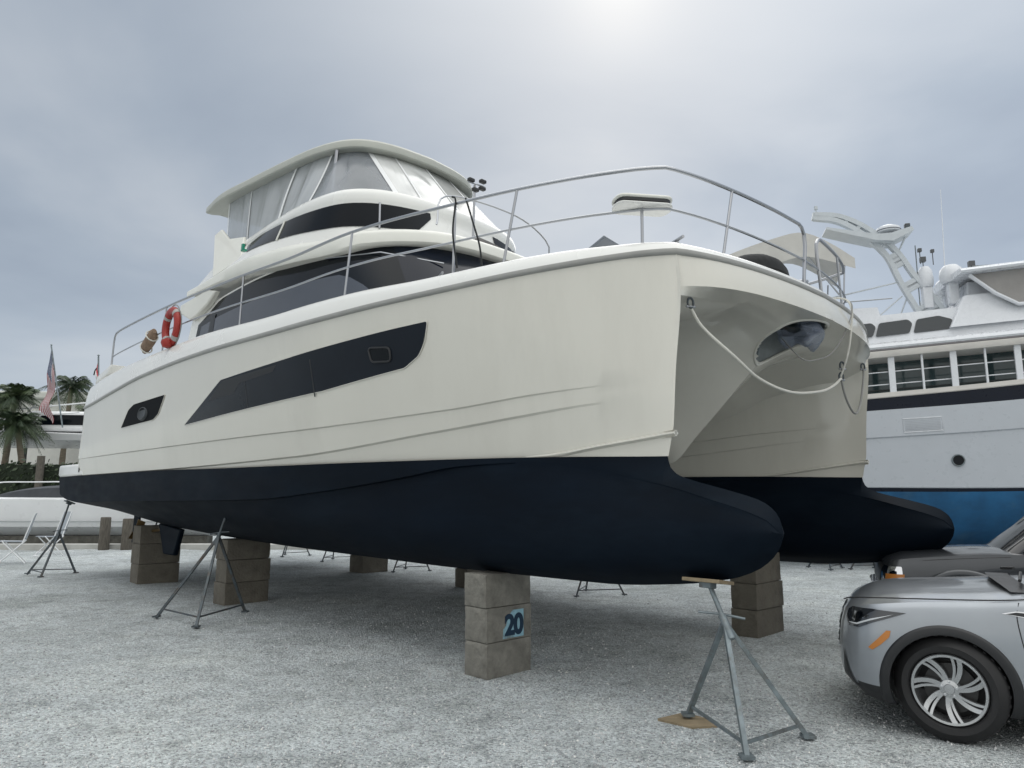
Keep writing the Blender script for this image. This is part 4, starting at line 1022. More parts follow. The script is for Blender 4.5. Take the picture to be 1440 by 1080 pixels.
    for sd in (0, 1):
        for i in gh_['pillars']:
            a, c = (bs[i], ts[i]) if sd == 0 else (bs[-1 - i], ts[-1 - i]); MB().tube([a, lerp(a, c, .5), c], gh_.get('pr', .035), 8).build('pillar', paint if i in gh_['painted'] else BLACKP, root)
        q = half if sd == 0 else oth; MB().tube(q, .022, 8).build('roof_rail', p.get('railm', BLACKP), root)
        q = bs[:nr] if sd == 0 else [bs[-1 - i] for i in range(nr)]
        MB().tube([(x, y, z + .006) for x, y, z in q[gh_['belt'][0]:gh_['belt'][1]]], .010, 6).build('belt_moulding', CHROME, root)
        y = -1 if sd == 0 else 1; mx = gh_['mirror']
        mb = MB(); mb.lathe([(.001, -.12), (.06, -.11), (.085, -.04), (.085, .05), (.05, .075), (.001, .08)], (0, 0, 0), 'y', 16); mo = mb.build('mirror', p['mirm'], root)
        mo.location = (mx[0], y * (Wd + .11), mx[1]); mo.scale = (.75, 1, .85)
        MB().tube([(mx[0], y * (Wd - .08), mx[1] - .05), (mx[0], y * (Wd + .06), mx[1] - .03)], .02, 8).build('mirror_arm', BLACKP, root)
    return root, patch, seam, SX, pt

SILV = car_paint('silver_metallic_paint', (.34, .365, .395), .55, .34)
GREYP = car_paint('dark_grey_paint', (.055, .06, .067), .55, .35)
RIMM = mat('machined_alloy', (.52, .53, .54), .25, .9, var=.05); RIMD = mat('dark_alloy', (.10, .10, .105), .35, .8)
LENS = mat('headlamp_lens', (.03, .034, .04), .05, .2, coat=1.0); AMBER = mat('amber_lens', (.50, .19, .04), .25)
b_ = R(28); xw, inset = .75, .0
ctc = Vector((3.16, 5.47, 0)); rot = Matrix.Rotation(-b_, 3, 'Z'); loc = ctc - rot @ Vector((xw, -.88, 0)); 
root, patch, seam, SX, cpt = make_car('silver_suv', dict(
    loc=(loc.x, loc.y, -.012), rz=-b_, label='silver crossover SUV parked nose left beside the far bow', cat='car', L=4.58, W=1.88, n=3.2, nose=.50,
    zs=[(0, .82), (.06, .868), (.2, .915), (.5, .955), (1.0, .99), (1.45, 1.03), (2.5, 1.07), (3.6, 1.10), (4.3, 1.10), (4.58, 1.04)],
    zb=[(0, .30), (.15, .235), (.4, .215), (2.3, .23), (4.2, .24), (4.58, .34)], prof=[(0, .93), (.12, .975), (.35, .995), (.6, 1.0), (.8, .99), (.93, .975), (1, .945)],
    lean=[(0, .08), (.18, .0), (.45, .0), (.75, .015), (1, .05)], crown=.055, ridge=.006, wheels=[.75, 3.46], arch=.412, lip=.034, r=.366, rim=.252, tw=.235, inset=.045, steer=R(-10),
    rimm=[RIMM], spokes=14, style='twin', clad=.335, paint=SILV, mirm=SILV,
    house=dict(base=[(1.36, -.55), (1.42, -.80), (1.54, -.90), (1.9, -.925), (2.6, -.93), (3.4, -.925), (4.0, -.89), (4.3, -.8), (4.3, .8), (4.0, .89), (3.4, .925), (2.6, .93), (1.9, .925), (1.54, .90), (1.42, .80), (1.36, .55)],
               top=[(2.12, -.50), (2.16, -.62), (2.2, -.68), (2.3, -.70), (2.7, -.71), (3.3, -.70), (3.8, -.67), (3.95, -.58), (3.95, .58), (3.8, .67), (3.3, .70), (2.7, .71), (2.3, .70), (2.2, .68), (2.16, .62), (2.12, .50)],
               zroof=mono([(2.1, 1.56), (2.6, 1.61), (3.3, 1.60), (4, 1.55)]), pillars=(2, 4, 5, 6), painted=(2, 6), belt=(2, 7), mirror=(1.72, 1.13))))
wave = SX(.3)
LAMP = [(0.7, 0.8), (0.78, 0.745), (0.9, 0.748), (1.02, 0.8), (1.25, 0.883), (1.0, 0.895), (0.8, 0.888), (0.72, 0.86)]
patch('headlight', LAMP, LENS, .007)
patch('headlight', LAMP, LENS, .007, sides=(1,))
o_ = [o for o in root.children if o.name.startswith('headlight')]
for o, sd in zip(o_, (-1, 1)):
    patch('lamp_reflector', [(0.81, 0.8), (0.89, 0.79), (0.95, 0.83), (0.92, 0.865), (0.83, 0.86)], CHROME, .0085, par=o, sides=(sd,))
    patch('daytime_lamp', [(0.76, 0.77), (0.88, 0.765), (1.0, 0.812), (1.16, 0.868), (1.0, 0.825), (0.88, 0.778)], mat('lamp_white', (.6, .62, .64), .2), .0088, par=o, sides=(sd,), nz=2)
patch('side_marker', [(0.98, 0.615), (1.04, 0.675), (1.11, 0.75), (1.14, 0.75), (1.13, 0.705), (1.07, 0.645), (1.01, 0.6)], AMBER, .008)
patch('side_marker', [(0.98, 0.615), (1.04, 0.675), (1.11, 0.75), (1.14, 0.75), (1.13, 0.705), (1.07, 0.645), (1.01, 0.6)], AMBER, .008, sides=(1,))
for sd in (-1, 1):
    patch('grille', [(.0, .46), (.28, .47), (.34, .62), (.35, .78), (.28, .82), (.0, .83)], mat('grille_dark', (.03, .032, .036), .35, .6), .006, sides=(sd,), nz=12)
    patch('air_intake', [(0.64, 0.3), (0.78, 0.29), (0.86, 0.31), (0.76, 0.42), (0.68, 0.565)], BLACKP, .007, sides=(sd,))
for q in range(7): seam([(.0, .50 + q * .05), (.15, .50 + q * .05), (.33, .51 + q * .046)], .006, .008, CHROME if q % 3 == 0 else GALV, 'grille_bar')
sx = SX(1.30)
seam([(SX(1.22), 1.0), (SX(1.20), .9), (SX(1.21), .7), (SX(1.26), .45), (SX(1.33), .26)])
seam([(SX(2.6), 1.05), (SX(2.6), .8), (SX(2.62), .3)])
seam([(.45, .90), (.9, .965), (SX(1.0), 1.003), (SX(1.3), 1.028)], .005, .0, BLACK, 'bonnet_seam')
patch('fender_vent', [(SX(1.12), .925), (SX(1.19), .945), (SX(1.8), .925), (SX(1.8), .905), (SX(1.24), .905)], CHROME, .008)
patch('fender_vent_slot', [(SX(1.14), .923), (SX(1.20), .938), (SX(1.37), .928), (SX(1.24), .91)], BLACKP, .0105)
for x in (2.3, 3.3): patch('door_handle', [(SX(x), .92), (SX(x + .2), .93), (SX(x + .2), .90), (SX(x), .89)], SILV, .03)
cw = MB().grid([[(1.2 + .16 * t - .08 * (1 - abs(q) ** 2), .70 * q, 1.045 + .055 * (1 - abs(q) ** 2.4) + .006) for q in (-1 + j / 10 for j in range(21))] for t in (0, .33, .66, 1)]); cw.build('cowl', BLACKP, root)
for sd in (-1, 1): MB().tube([(1.28, sd * .55, 1.12), (1.33, sd * .2, 1.15)], .012).build('wiper', BLACKP, root)
patch('tail_lamp', [(Ls_ := 0, 0), (0, 0), (0, 0)], RED) if False else None

b_ = R(24); rot = Matrix.Rotation(-b_, 3, 'Z'); loc = Vector((4.30, 8.35, 0)) - rot @ Vector((.14, -.72, 0))
root, patch, seam, SX, cpt = make_car('grey_pickup', dict(
    loc=(loc.x, loc.y, -.01), rz=-b_, label='dark grey pickup truck parked behind the silver car', cat='truck', L=5.2, W=1.82, n=5.0, nose=.30,
    zs=[(0, .99), (.08, 1.03), (.4, 1.07), (1.25, 1.13), (2.0, 1.13), (3.0, 1.13), (5.0, 1.10), (5.2, 1.05)], zb=[(0, .52), (.3, .42), (2, .40), (5, .5), (5.2, .55)],
    prof=[(0, .95), (.2, .985), (.5, 1.0), (.8, .985), (1, .94)], lean=[(0, .0), (.3, -.0), (.8, .03), (1, .08)], crown=.035, wheels=[.80, 3.9], arch=.50, lip=.04, r=.42, rim=.22, tw=.25, inset=.03, steer=0,
    rimm=[RIMD], spokes=6, style='plain', clad=.46, paint=GREYP, archm=GREYP, cladm=GREYP, mirm=BLACKP,
    house=dict(base=[(1.22, -.55), (1.28, -.82), (1.4, -.93), (1.8, -.94), (2.3, -.94), (2.75, -.93), (2.85, -.9), (2.85, .9), (2.75, .93), (2.3, .94), (1.8, .94), (1.4, .93), (1.28, .82), (1.22, .55)],
               top=[(1.95, -.5), (1.98, -.66), (2.0, -.72), (2.15, -.74), (2.4, -.74), (2.65, -.73), (2.75, -.70), (2.75, .70), (2.65, .73), (2.4, .74), (2.15, .74), (2.0, .72), (1.98, .66), (1.95, .5)],
               zroof=mono([(1.9, 1.70), (2.3, 1.74), (2.8, 1.73)]), pillars=(2, 5), painted=(2, 5), belt=(2, 6), mirror=(1.62, 1.20), pr=.04)))
for sd in (-1, 1):
    patch('headlight', [(.68, .83), (.68, .97), (1.02, .97), (1.04, .83)], CHROME, .01, sides=(sd,)); h = [o for o in root.children if o.name.startswith('headlight')][-1]
    patch('turn_lamp', [(.84, .82), (.84, .89), (1.05, .89), (1.05, .82)], AMBER, .014, par=h, sides=(sd,))
    patch('bumper', [(0, .56), (0, .72), (1.12, .72), (1.12, .58)], CHROME, .06, sides=(sd,), nz=4)
    patch('grille', [(0, .78), (0, .96), (.62, .96), (.62, .78)], BLACKP, .01, sides=(sd,))
seam([(SX(1.38), 1.1), (SX(1.38), .8), (SX(1.42), .45)]); seam([(SX(2.72), 1.1), (SX(2.72), .6), (SX(2.6), .44)])
seam([(.9, .985), (SX(.5), 1.05), (SX(1.25), 1.105)], .003, .0, BLACK, 'bonnet_seam')
patch('door_handle', [(SX(2.5), .98), (SX(2.65), .98), (SX(2.65), .95), (SX(2.5), .95)], BLACKP, .02)
# ------------------------------------------------------------------ white motor yacht on the hard at the right (x towards its bow, y away from the camera)
BLUEB = mat('blue_antifouling', (.013, .11, .255), .6, var=.3, vscale=1.4, dirt=(.05, .14, .24), dscale=1.1)
NAVYB = mat('navy_stripe', (.006, .009, .018), .3, var=.1, spec=.2); CREAM = mat('cream_paint', (.60, .575, .54), .4, var=.06)
WYT = mat('yacht_white', (.66, .68, .71), .28, var=.02, coat=.2); HULLG = mat('shaded_white_topsides', (.44, .47, .51), .3, var=.02, coat=.2)  # topsides: a white hull with its shade put into a greyer base colour
ya = empty('motor_yacht', (10.39, 17.69, 0), R(-14), 'white motor yacht with blue bottom and navy band beneath its row of windows', 'yacht')
yy = mono([(-9, .55), (-7, .3), (-4, .05), (0, 0), (3, .0), (6, .35), (9, 1.3), (11.5, 2.4)]); BC = 2.45
sl_ = lambda z0, k: (lambda x: z0 + k * x + (.006 * max(0, x) ** 2))
ZL = [sl_(.35, .0), sl_(.55, .0), sl_(.95, .0), sl_(1.45, .0), sl_(1.84, -.004), sl_(1.93, -.01), sl_(1.95, -.008), sl_(2.15, -.004), sl_(3.22, .045), sl_(3.25, .045), sl_(3.93, .05), sl_(4.25, .066), sl_(4.27, .066), sl_(4.38, .067)]
YO = [BC, 1.5, .75, .32, .13, .12, .105, .10, .055, .02, .0, -.01, -.03, -.03]
XS = [-8 + .5 * i for i in range(40)]
def yrow(k, side):
    r = []
    for x in XS:
        zz = ZL[k](x); y = yy(x) + (BC - yy(x)) * min(1, YO[k] / BC) if YO[k] > 0 else yy(x) + YO[k]
        r.append((x, y if side < 0 else 2 * BC - y, zz))
    return r
def yband(nm, ks, m, ang=40):
    b = MB()
    for side in (-1, 1): b.grid([yrow(k, side) for k in ks])
    return b.build(nm, m, ya, ang=ang)
yband('hull_bottom', range(0, 5), BLUEB); yband('boot_stripe', (4, 5), NAVYB); yband('hull', (5, 6, 7, 8, 9, 10), HULLG, 30); yband('navy_band', (10, 11), NAVYB); yband('rub_rail', (11, 12, 13), CREAM)
b = MB()
for k in range(13): pass
b.poly([yrow(k, -1)[0] for k in range(14)] + [yrow(k, 1)[0] for k in reversed(range(14))]).build('transom', HULLG, ya)
b = MB().grid([[lerp(a, c, j / 4) for j in range(5)] for a, c in zip(yrow(13, -1), yrow(13, 1))]); b.build('deck', WYT, ya)
for x in (.52, 3.6): 
    o = MB().lathe([(.001, .0), (.125, 0)], (0, 0, 0), 'y', 28).build('porthole', GLASSD, ya); o.location = (x, yy(x) + .068, 2.60)
    MB().tube([(.135 * math.cos(a), -.004, .135 * math.sin(a)) for a in (2 * math.pi * k / 32 for k in range(32))], .016, 6, closed=True).build('porthole_rim', GALV, o)
o = MB().box((0, 0, 0), (.86, .03, .33)).build('vent_grille', mat('vent_silver', (.20, .21, .235), .5, .3, var=.1), ya); o.location = (-.21, .035, 3.49); o.rotation_euler = (0, R(-2.5), 0)
for k in range(8): MB().box((0, -.022, -.14 + k * .04), (.80, .012, .012)).build('slat', mat('vent_slat', (.36, .38, .41), .4), o)
MB().tube([(-.44, -.02, -.17), (.44, -.02, -.17), (.44, -.02, .17), (-.44, -.02, .17)], .016, 6, closed=True).build('vent_frame', WYT, o)
k1 = .067
# side deck: dark saloon windows behind white posts and rails, under a long cream-lipped roof
MB().box((-.5, 1.0, 4.85), (10, .1, 1.1), (0, R(-3.8), 0)).build('saloon_glass', mat('saloon_glass', (.035, .058, .062), .1, var=.3, vscale=.8), ya)
zr_ = lambda x, z: z + k1 * x * .9
for i in range(-6, 8):
    x = -.08 + .71 * i; thick = i % 2 == 1
    w = .15 if thick else .05
    o = MB().box((x, .10, zr_(x, 4.80)), (w, .05, .98)).build('roof_post', WYT, ya, bevel=.008)
for z in (4.60, 4.92): MB().tube([(-4.5, .16, zr_(-4.5, z)), (5.5, .16, zr_(5.5, z))], .014).build('side_rail', WYT, ya)
for z in (4.55, 5.05):
    MB().tube([(-4.5, .93, zr_(-4.5, z)), (5.5, .93, zr_(5.5, z))], .02).build('window_rail', mat('window_dark_frame', (.05, .06, .06), .4), ya)
def roofband(nm, prof, m, x0=-6.5, x1=7.5):
    b = MB(); rows = []
    for i in range(41):
        x = x0 + (x1 - x0) * i / 40
        rows.append([(x, y, zr_(x, z)) for y, z in prof] + [(x, 2 * BC - y, zr_(x, z)) for y, z in reversed(prof)])
    b.grid(rows, closev=True); b.poly(rows[0]); b.poly(rows[-1]); return b.build(nm, m, ya, ang=40)
roofband('roof_fascia', [(.25, 5.27), (-.02, 5.28), (-.05, 5.34), (-.05, 5.44), (.25, 5.46)], CREAM)
roofband('roof_gutter', [(.2, 5.455), (-.035, 5.458), (-.035, 5.49), (.2, 5.495)], mat('gutter_grey', (.22, .21, .22), .5))
roofband('boat_deck', [(.3, 5.488), (-.04, 5.495), (-.07, 5.54), (-.03, 5.62), (.2, 5.70), (.7, 5.74)], WYT)
# upper pilothouse with wrap windows, flybridge and hardtop
def loft(nm, lo, hi, z0, z1, m, par=None, cap_=True):
    b = MB(); a = [(x, y, z0(x) if callable(z0) else z0) for x, y in lo]; c = [(x, y, z1(x) if callable(z1) else z1) for x, y in hi]
    b.grid([a, c], closev=True)
    if cap_: b.poly(c)
    return b.build(nm, m, par or ya, bevel=.04, seg=3)
H0 = [(-3.2, 1.0), (2.6, .95), (6.0, 1.1), (6.8, 2.45), (6.0, 3.8), (2.6, 3.95), (-3.2, 3.9)]
H1 = [(-3.0, 1.15), (2.6, 1.15), (5.0, 1.3), (5.6, 2.45), (5.0, 3.6), (2.6, 3.75), (-3.0, 3.75)]
loft('pilothouse', H0, H1, lambda x: zr_(x, 5.7), lambda x: zr_(x, 6.62), WYT)
for x0, x1 in ((-1.9, -.95), (-.88, -.05), (.05, .92)):
    pr = round_poly([(x0, 6.02 + .06 * x0), (x0 + .12, 6.40 + .06 * x0), (x1 + (.0 if x1 < .5 else -.22), 6.42 + .06 * x1), (x1 + .1, 6.30 + .06 * x1), (x1, 6.03 + .06 * x1)], .06)
    MB().prism([(x, .955 + .163 * (z - 5.7), z) for x, z in pr], (0, .05, 0)).build('pilothouse_window', mat('pilothouse_glass', (.05, .056, .06), .1), ya)
loft('flybridge_fairing', [(.9, .9), (3.6, .9), (6.2, 2.45), (3.6, 4.0), (.9, 4.0)], [(1.35, 1.1), (3.4, 1.1), (5.4, 2.45), (3.4, 3.8), (1.35, 3.8)], lambda x: zr_(x, 6.05), lambda x: zr_(x, 6.9), WYT)
hd = MB(); rows = []
for i in range(21):
    x = 1.2 + 6.0 * i / 20; z = 7.50 + .11 * (x - 1.2) * .6
    rows.append([(x, .7, z), (x, .66, z + .05), (x, .75, z + .13), (x, 2.45, z + .26), (x, 4.15, z + .13), (x, 4.24, z + .05), (x, 4.2, z)])
hd.grid(rows, closev=True); hd.poly(rows[0]); hd.poly(rows[-1]); hd.build('hardtop', WYT, ya)
CURT = mat('grey_canvas', (.27, .26, .25), .8, var=.1, vscale=2, bump=.2, bscale=5)
MB().grid([[lerp(lerp((1.5, .95, 7.50), (6.8, .95, 7.85), s), lerp((2.5, .9, 6.62), (6.4, .9, 7.0), s), t / 6) for t in range(7)] for s in (j / 10 for j in range(11))]).build('canvas_curtain', CURT, ya)
MB().tube([(1.45, .9, 7.48), (2.0, .88, 6.95), (2.5, .86, 6.62), (3.3, .86, 6.66)], .05).build('hardtop_leg', WYT, ya)
loft('console', [(1.5, 1.4), (2.3, 1.4), (2.3, 3.4), (1.5, 3.4)], [(1.6, 1.5), (2.2, 1.5), (2.2, 3.3), (1.6, 3.3)], 6.8, 7.45, WYT)
for x, y, r, h in ((1.30, 1.7, .30, .52), (.75, 2.0, .2, .62), (1.6, 3.0, .32, .5)):
    o = MB().lathe([(.001, h), (r * .55, h * .96), (r * .9, h * .75), (r, h * .4), (r * .94, .06), (r * .8, 0), (.001, 0)], (0, 0, 0), 'z', 24).build('satellite_dome', WYT, ya); o.location = (x, y, 7.5)
    MB().box((x, y, 7.2), (.25, .25, .62)).build('dome_pedestal', WYT, ya, bevel=.03)
MB().tube([(1.22, 2.0, 7.0), (1.34, 2.0, 10.35)], [.017, .008], 6).build('whip_antenna', WYT, ya)
MB().tube([(.55, 2.0, 7.0), (.56, 2.0, 8.75)], .014, 6).build('signal_staff', GALV, ya)
for x, z, s in ((.72, 8.32, .14), (.66, 8.6, .1), (.98, 8.55, .09), (1.92, 8.1, .15)):
    o = MB().box((0, 0, 0), (s, s, s)).tube([(0, 0, -s / 2), (0, 0, -.4)], .014, 6).build('floodlight', mat('light_housing', (.07, .075, .08), .4), ya, bevel=.02); o.location = (x, 2.0, z)
MB().tube(catmull([(1.9, 1.9, 8.0), (2.5, 1.8, 7.95), (2.9, 1.7, 7.75)], 12), .02, 6).build('horn_trumpet', GALV, ya)
# raked ladder mast with radar shelf
def strip(pts, wd, th, y, b):
    rows = []
    for i, p in enumerate(pts):
        a, c = np.array(pts[max(0, i - 1)]), np.array(pts[min(len(pts) - 1, i + 1)]); d = c - a; d /= np.linalg.norm(d); n = np.array((-d[1], d[0])); w = wd[i] if hasattr(wd, '__len__') else wd
        q = [np.array(p) + n * w, np.array(p) - n * w]
        rows.append([(q[0][0], y - th, q[0][1]), (q[1][0], y - th, q[1][1]), (q[1][0], y + th, q[1][1]), (q[0][0], y + th, q[0][1])])
    b.grid(rows, closev=True); b.poly(rows[0]); b.poly(rows[-1])
MASTM = mat('mast_paint', (.50, .535, .56), .4, var=.06)
cen = catmull([(1.15, 6.05), (.75, 6.9), (.3, 7.75), (-.1, 8.6), (-.75, 9.3), (-1.4, 9.72), (-2.05, 9.86)], 42)
hw = [.40 - .20 * min(1, i / 22) - .09 * max(0, (i - 22) / 19) for i in range(42)]
b = MB()
for sg in (-1, 1):
    e = []
    for i, p in enumerate(cen):
        a, c = np.array(cen[max(0, i - 1)]), np.array(cen[min(41, i + 1)]); d = (c - a) / np.linalg.norm(c - a); e.append(tuple(np.array(p) + np.array((-d[1], d[0])) * (hw[i] - .06) * sg))
    strip(e, .065, .09, 2.0, b)
for i in list(range(0, 9)) + [13, 14, 19, 20, 21, 25, 28, 31, 34, 37, 40, 41]:
    p = cen[i]; a, c = np.array(cen[max(0, i - 1)]), np.array(cen[min(41, i + 1)]); d = (c - a) / np.linalg.norm(c - a); n = np.array((-d[1], d[0]))
    strip([tuple(np.array(p) + n * hw[i] * .95), tuple(np.array(p) - n * hw[i] * .95)], .09 if i < 25 else .05, .075, 2.0, b)
b.build('ladder_mast', MASTM, ya, ang=30)
b = MB(); strip([(-1.8, 9.36), (-1.2, 9.18), (-.5, 8.98), (-.1, 8.95), (.3, 9.1), (.45, 9.16)], [.03, .06, .09, .12, .08, .06], .35, 2.0, b); b.build('radar_shelf', MASTM, ya)
o = MB().lathe([(.001, .22), (.18, .21), (.30, .15), (.33, .08), (.32, .02), (.26, 0), (.001, 0)], (-.1, 2.0, 9.17), 'z', 28).build('radar_dome', WYT, ya)
MB().lathe([(.325, .045), (.335, .05), (.335, .07), (.325, .075)], (-.1, 2.0, 9.17), 'z', 28).build('dome_band', mat('band_grey', (.12, .13, .15), .4), o)
MB().box((.40, 2.0, 9.33), (.14, .14, .16)).build('mast_camera', DARKST, ya, bevel=.02)
MB().tube([(-1.98, 2, 9.85), (-1.98, 2, 10.1)], .015, 6).lathe([(.001, .14), (.05, .12), (.055, .02), (.001, 0)], (-1.98, 2, 10.05), 'z', 12).build('masthead_light', MASTM, ya)
for a, c in (((.12, 2, 7.3), (-1.0, 2, 6.35)), ((.3, 2, 7.4), (-.1, 2.3, 6.3)), ((.33, 2, 9.05), (.1, 2, 8.55)), ((.38, 2, 9.1), (.05, 2.1, 8.45)), ((0, 2, 7.7), (-2.6, 2, 7.2))): MB().tube([a, c], .022, 6).build('mast_strut', MASTM, ya)
# beige canopy over the aft flybridge on steel legs
cp = MB(); rows = []
CAN = [(-5.2, 8.15), (-4.6, 8.55), (-3.3, 8.95), (-2.55, 9.05), (-1.9, 8.72), (-1.25, 8.2)]
for i, (x, z) in enumerate(catmull(CAN, 22)):
    rows.append([(x, 1.0 + 2.8 * j / 8, z + .15 * math.sin(math.pi * j / 8)) for j in range(9)])
cp.grid(rows); CANM = mat('beige_canvas', (.52, .51, .48), .75, var=.08, vscale=2, bump=.2, bscale=4)
cp.build('canopy_top', CANM, ya)
MB().grid([[(x, 1.0, z - t * (.3 + .45 * math.sin(math.pi * i / 21))) for t in (0, .5, 1)] for i, (x, z) in enumerate(catmull(CAN, 22))]).build('canopy_valance', CANM, ya)
for a, c in (((-4.6, 1.05, 8.3), (-4.2, 1.05, 5.8)), ((-1.5, 1.05, 8.2), (-1.7, 1.05, 5.8)), ((-2.6, 1.05, 8.6), (-1.7, 1.05, 7.2)), ((-3.6, 1.05, 8.6), (-3.3, 1.05, 5.8)), ((-1.5, 3.6, 8.2), (-1.7, 3.6, 5.8)), ((-4.6, 3.6, 8.3), (-4.2, 3.6, 5.8))): MB().tube([a, c], .022, 6).build('canopy_leg', STEEL, ya)
MB().tube([(-4.4, 1.0, 6.9), (-.4, 1.0, 7.0)], .018, 6).build('flybridge_rail', STEEL, ya)
loft('flybridge_seats', [(-4.3, 1.2), (-.6, 1.2), (-.6, 3.7), (-4.3, 3.7)], [(-4.2, 1.3), (-.7, 1.3), (-.7, 3.6), (-4.2, 3.6)], 6.3, 6.85, WYT)
def Yw(x, y): p = Matrix.Rotation(R(-14), 3, 'Z') @ Vector((x, y, 0)); return (p.x + 10.39, p.y + 17.69)
def ystand(lab, x, y, top, rot=0):
    p = Yw(x, y); a = [(math.cos(rot + k * 2.094) * .45, math.sin(rot + k * 2.094) * .45) for k in range(3)]
    jack_stand(lab, [(p[0] + u, p[1] + v) for u, v in a], (p[0], p[1], top * .7), (p[0] + .05, p[1] + .1, top), m=DARKST, r=.022)
ystand('dark jack stand under the white yacht, left of the truck', -2.7, -.35, 1.12, .3); ystand('dark jack stand under the white yacht, close to the truck headlight', -1.75, -.45, 1.12, .9)
for k, nm in ((0, 'bottom'), (1, 'top')): 
    p = Yw(-4.6, BC - .5); o = block((p[0], p[1], k * .32 - .02), (.6, .6, .316), f'{nm} dark concrete block under the white yacht keel', CONCB)
# ------------------------------------------------------------------ the far left: kerb, white boat, sportfisher, flags, palms, hedge, house
tag(MB().box((-14, 24.6, .05), (36, .35, .22)).build('kerb', mat('pale_concrete', (.42, .42, .40), .85, var=.15, vscale=2, bump=.2), bevel=.02), kind='structure')
# low white cruiser, bow to the left
wb = empty('cabin_cruiser', (-15.2, 27.2, 0), 0, 'low white cabin cruiser with dark canvas cover, ashore beyond the near stern', 'boat')
b = MB(); rows = []
wy = mono([(-6.5, 0), (-5.6, .75), (-4, 1.25), (-1, 1.45), (4.5, 1.4)])
for i in range(45):
    x = -6.5 + 11 * i / 44; w = wy(x); sh = 1.62 + .014 * max(0, -x) ** 1.5 * .3
    rows.append([(x, -w * .05, .28), (x, -w * .72, .62), (x + .0, -w * .80, .66), (x, -w * .9, 1.0), (x - .12, -w, sh), (x - .1, -w * .9, sh + .05), (x, 0, sh + .12)] + [(x - .1, w * .9, sh + .05), (x - .12, w, sh), (x, w * .9, 1.0), (x, w * .8, .66), (x, w * .72, .62)])
b.grid(rows, closev=True); b.poly(rows[-1]); b.build('hull', WHITE, wb, ang=35)
MB().tube([(x, -wy(x) * .86 - .06, .86) for x in np.linspace(-5.5, 4.4, 24)], .03).build('rub_strake', mat('strake_grey', (.45, .47, .48), .4), wb)
b = MB(); rows = []
for i in range(17):
    x = -3.6 + 5.0 * i / 16; h = 1.70 + .42 * math.sin(math.pi * min(1, (i + .6) / 9) * .5) ** .7
    rows.append([(x, -1.12, 1.62), (x, -1.0, h - .08), (x, -.5, h + .02), (x, .5, h + .02), (x, 1.0, h - .08), (x, 1.12, 1.62)])
b.grid(rows); b.poly(rows[0]); b.poly(rows[-1]); b.build('canvas_cover', mat('charcoal_canvas', (.045, .05, .058), .8, var=.2, vscale=3, bump=.3, bscale=5), wb)
MB().tube(catmull([(-3.9, -1.0, 1.72), (-3.6, -.95, 2.18), (-2, -1.1, 2.24), (1.0, -1.15, 2.2), (1.6, -1.15, 1.75)], 30), .022).build('cover_bow', WHITE, wb)
pr = MB().tube(catmull([(-6.3, -.2, 1.75), (-6.0, -.45, 2.2), (-5, -.85, 2.25), (-4.1, -1.0, 2.15), (-3.9, -1.0, 1.75)], 24), .02); pr.build('bow_rail', STEEL, wb)
MB().box((0, 0, .14), (8, .5, .3)).build('keel_timber', CONC, wb)
# dock pilings and boards in front of it
for x, y, h, r in ((-13.45, 24.2, 1.05, .16), (-12.75, 24.3, 1.0, .17)):
    o = MB().lathe([(.001, h), (r * .9, h), (r, h - .03), (r * 1.04, .3), (r * 1.06, -.1)], (0, 0, 0), 'z', 16).build('piling', mat('piling_wood', (.10, .09, .075), .9, var=.35, vscale=5, bump=.6, bscale=14, stretch=(5, 5, 1))); o.location = (x, y, 0)
    tag(o, 'left timber piling beyond the near stern' if x < -13 else 'right timber piling beyond the near stern, next to the block stack', 'piling', 'timber pilings')
# two folding deck chairs standing by the kerb
def chair(x, y, rz, label, back):
    o = empty('folding_chair', (x, y, 0), rz, label, 'chair', 'folding chairs'); t = .016
    for s_ in (-.24, .24):
        MB().tube([(-.30, s_, 0), (.26, s_, .58)], t, 8).build('leg', WHITE, o); MB().tube([(.30, s_, 0), (-.24, s_, .58)], t, 8).build('leg', WHITE, o)
        MB().tube([(.20, s_, .5), (.42, s_, 1.28)], t, 8).build('back_post', WHITE, o)
    MB().tube([(-.30, -.24, .02), (-.30, .24, .02)], t, 8).build('foot_bar', WHITE, o)
    m = mat('grey_sling', (.30, .33, .36), .7, var=.1)
    MB().prism(round_poly([(-.30, -.25, .0), (.24, -.25, 0), (.24, .25, 0), (-.30, .25, 0)], .05) if False else [(-.30, -.23, .56), (.24, -.23, .54), (.24, .23, .54), (-.30, .23, .56)], (0, 0, .025)).build('seat', m, o)
    MB().prism([(.25, -.23, .62), (.28, -.25, .72), (.40, -.25, 1.2), (.43, -.22, 1.28), (.43, .22, 1.28), (.40, .25, 1.2), (.28, .25, .72), (.25, .23, .62)], (.02, 0, -.005)).build('backrest', m, o)
chair(-13.1, 19.3, R(30), 'white framed folding chair with grey sling at the far left edge', 0)
chair(-13.6, 21.6, R(55), 'white framed folding chair with grey back left of the stern jack stand', 1)
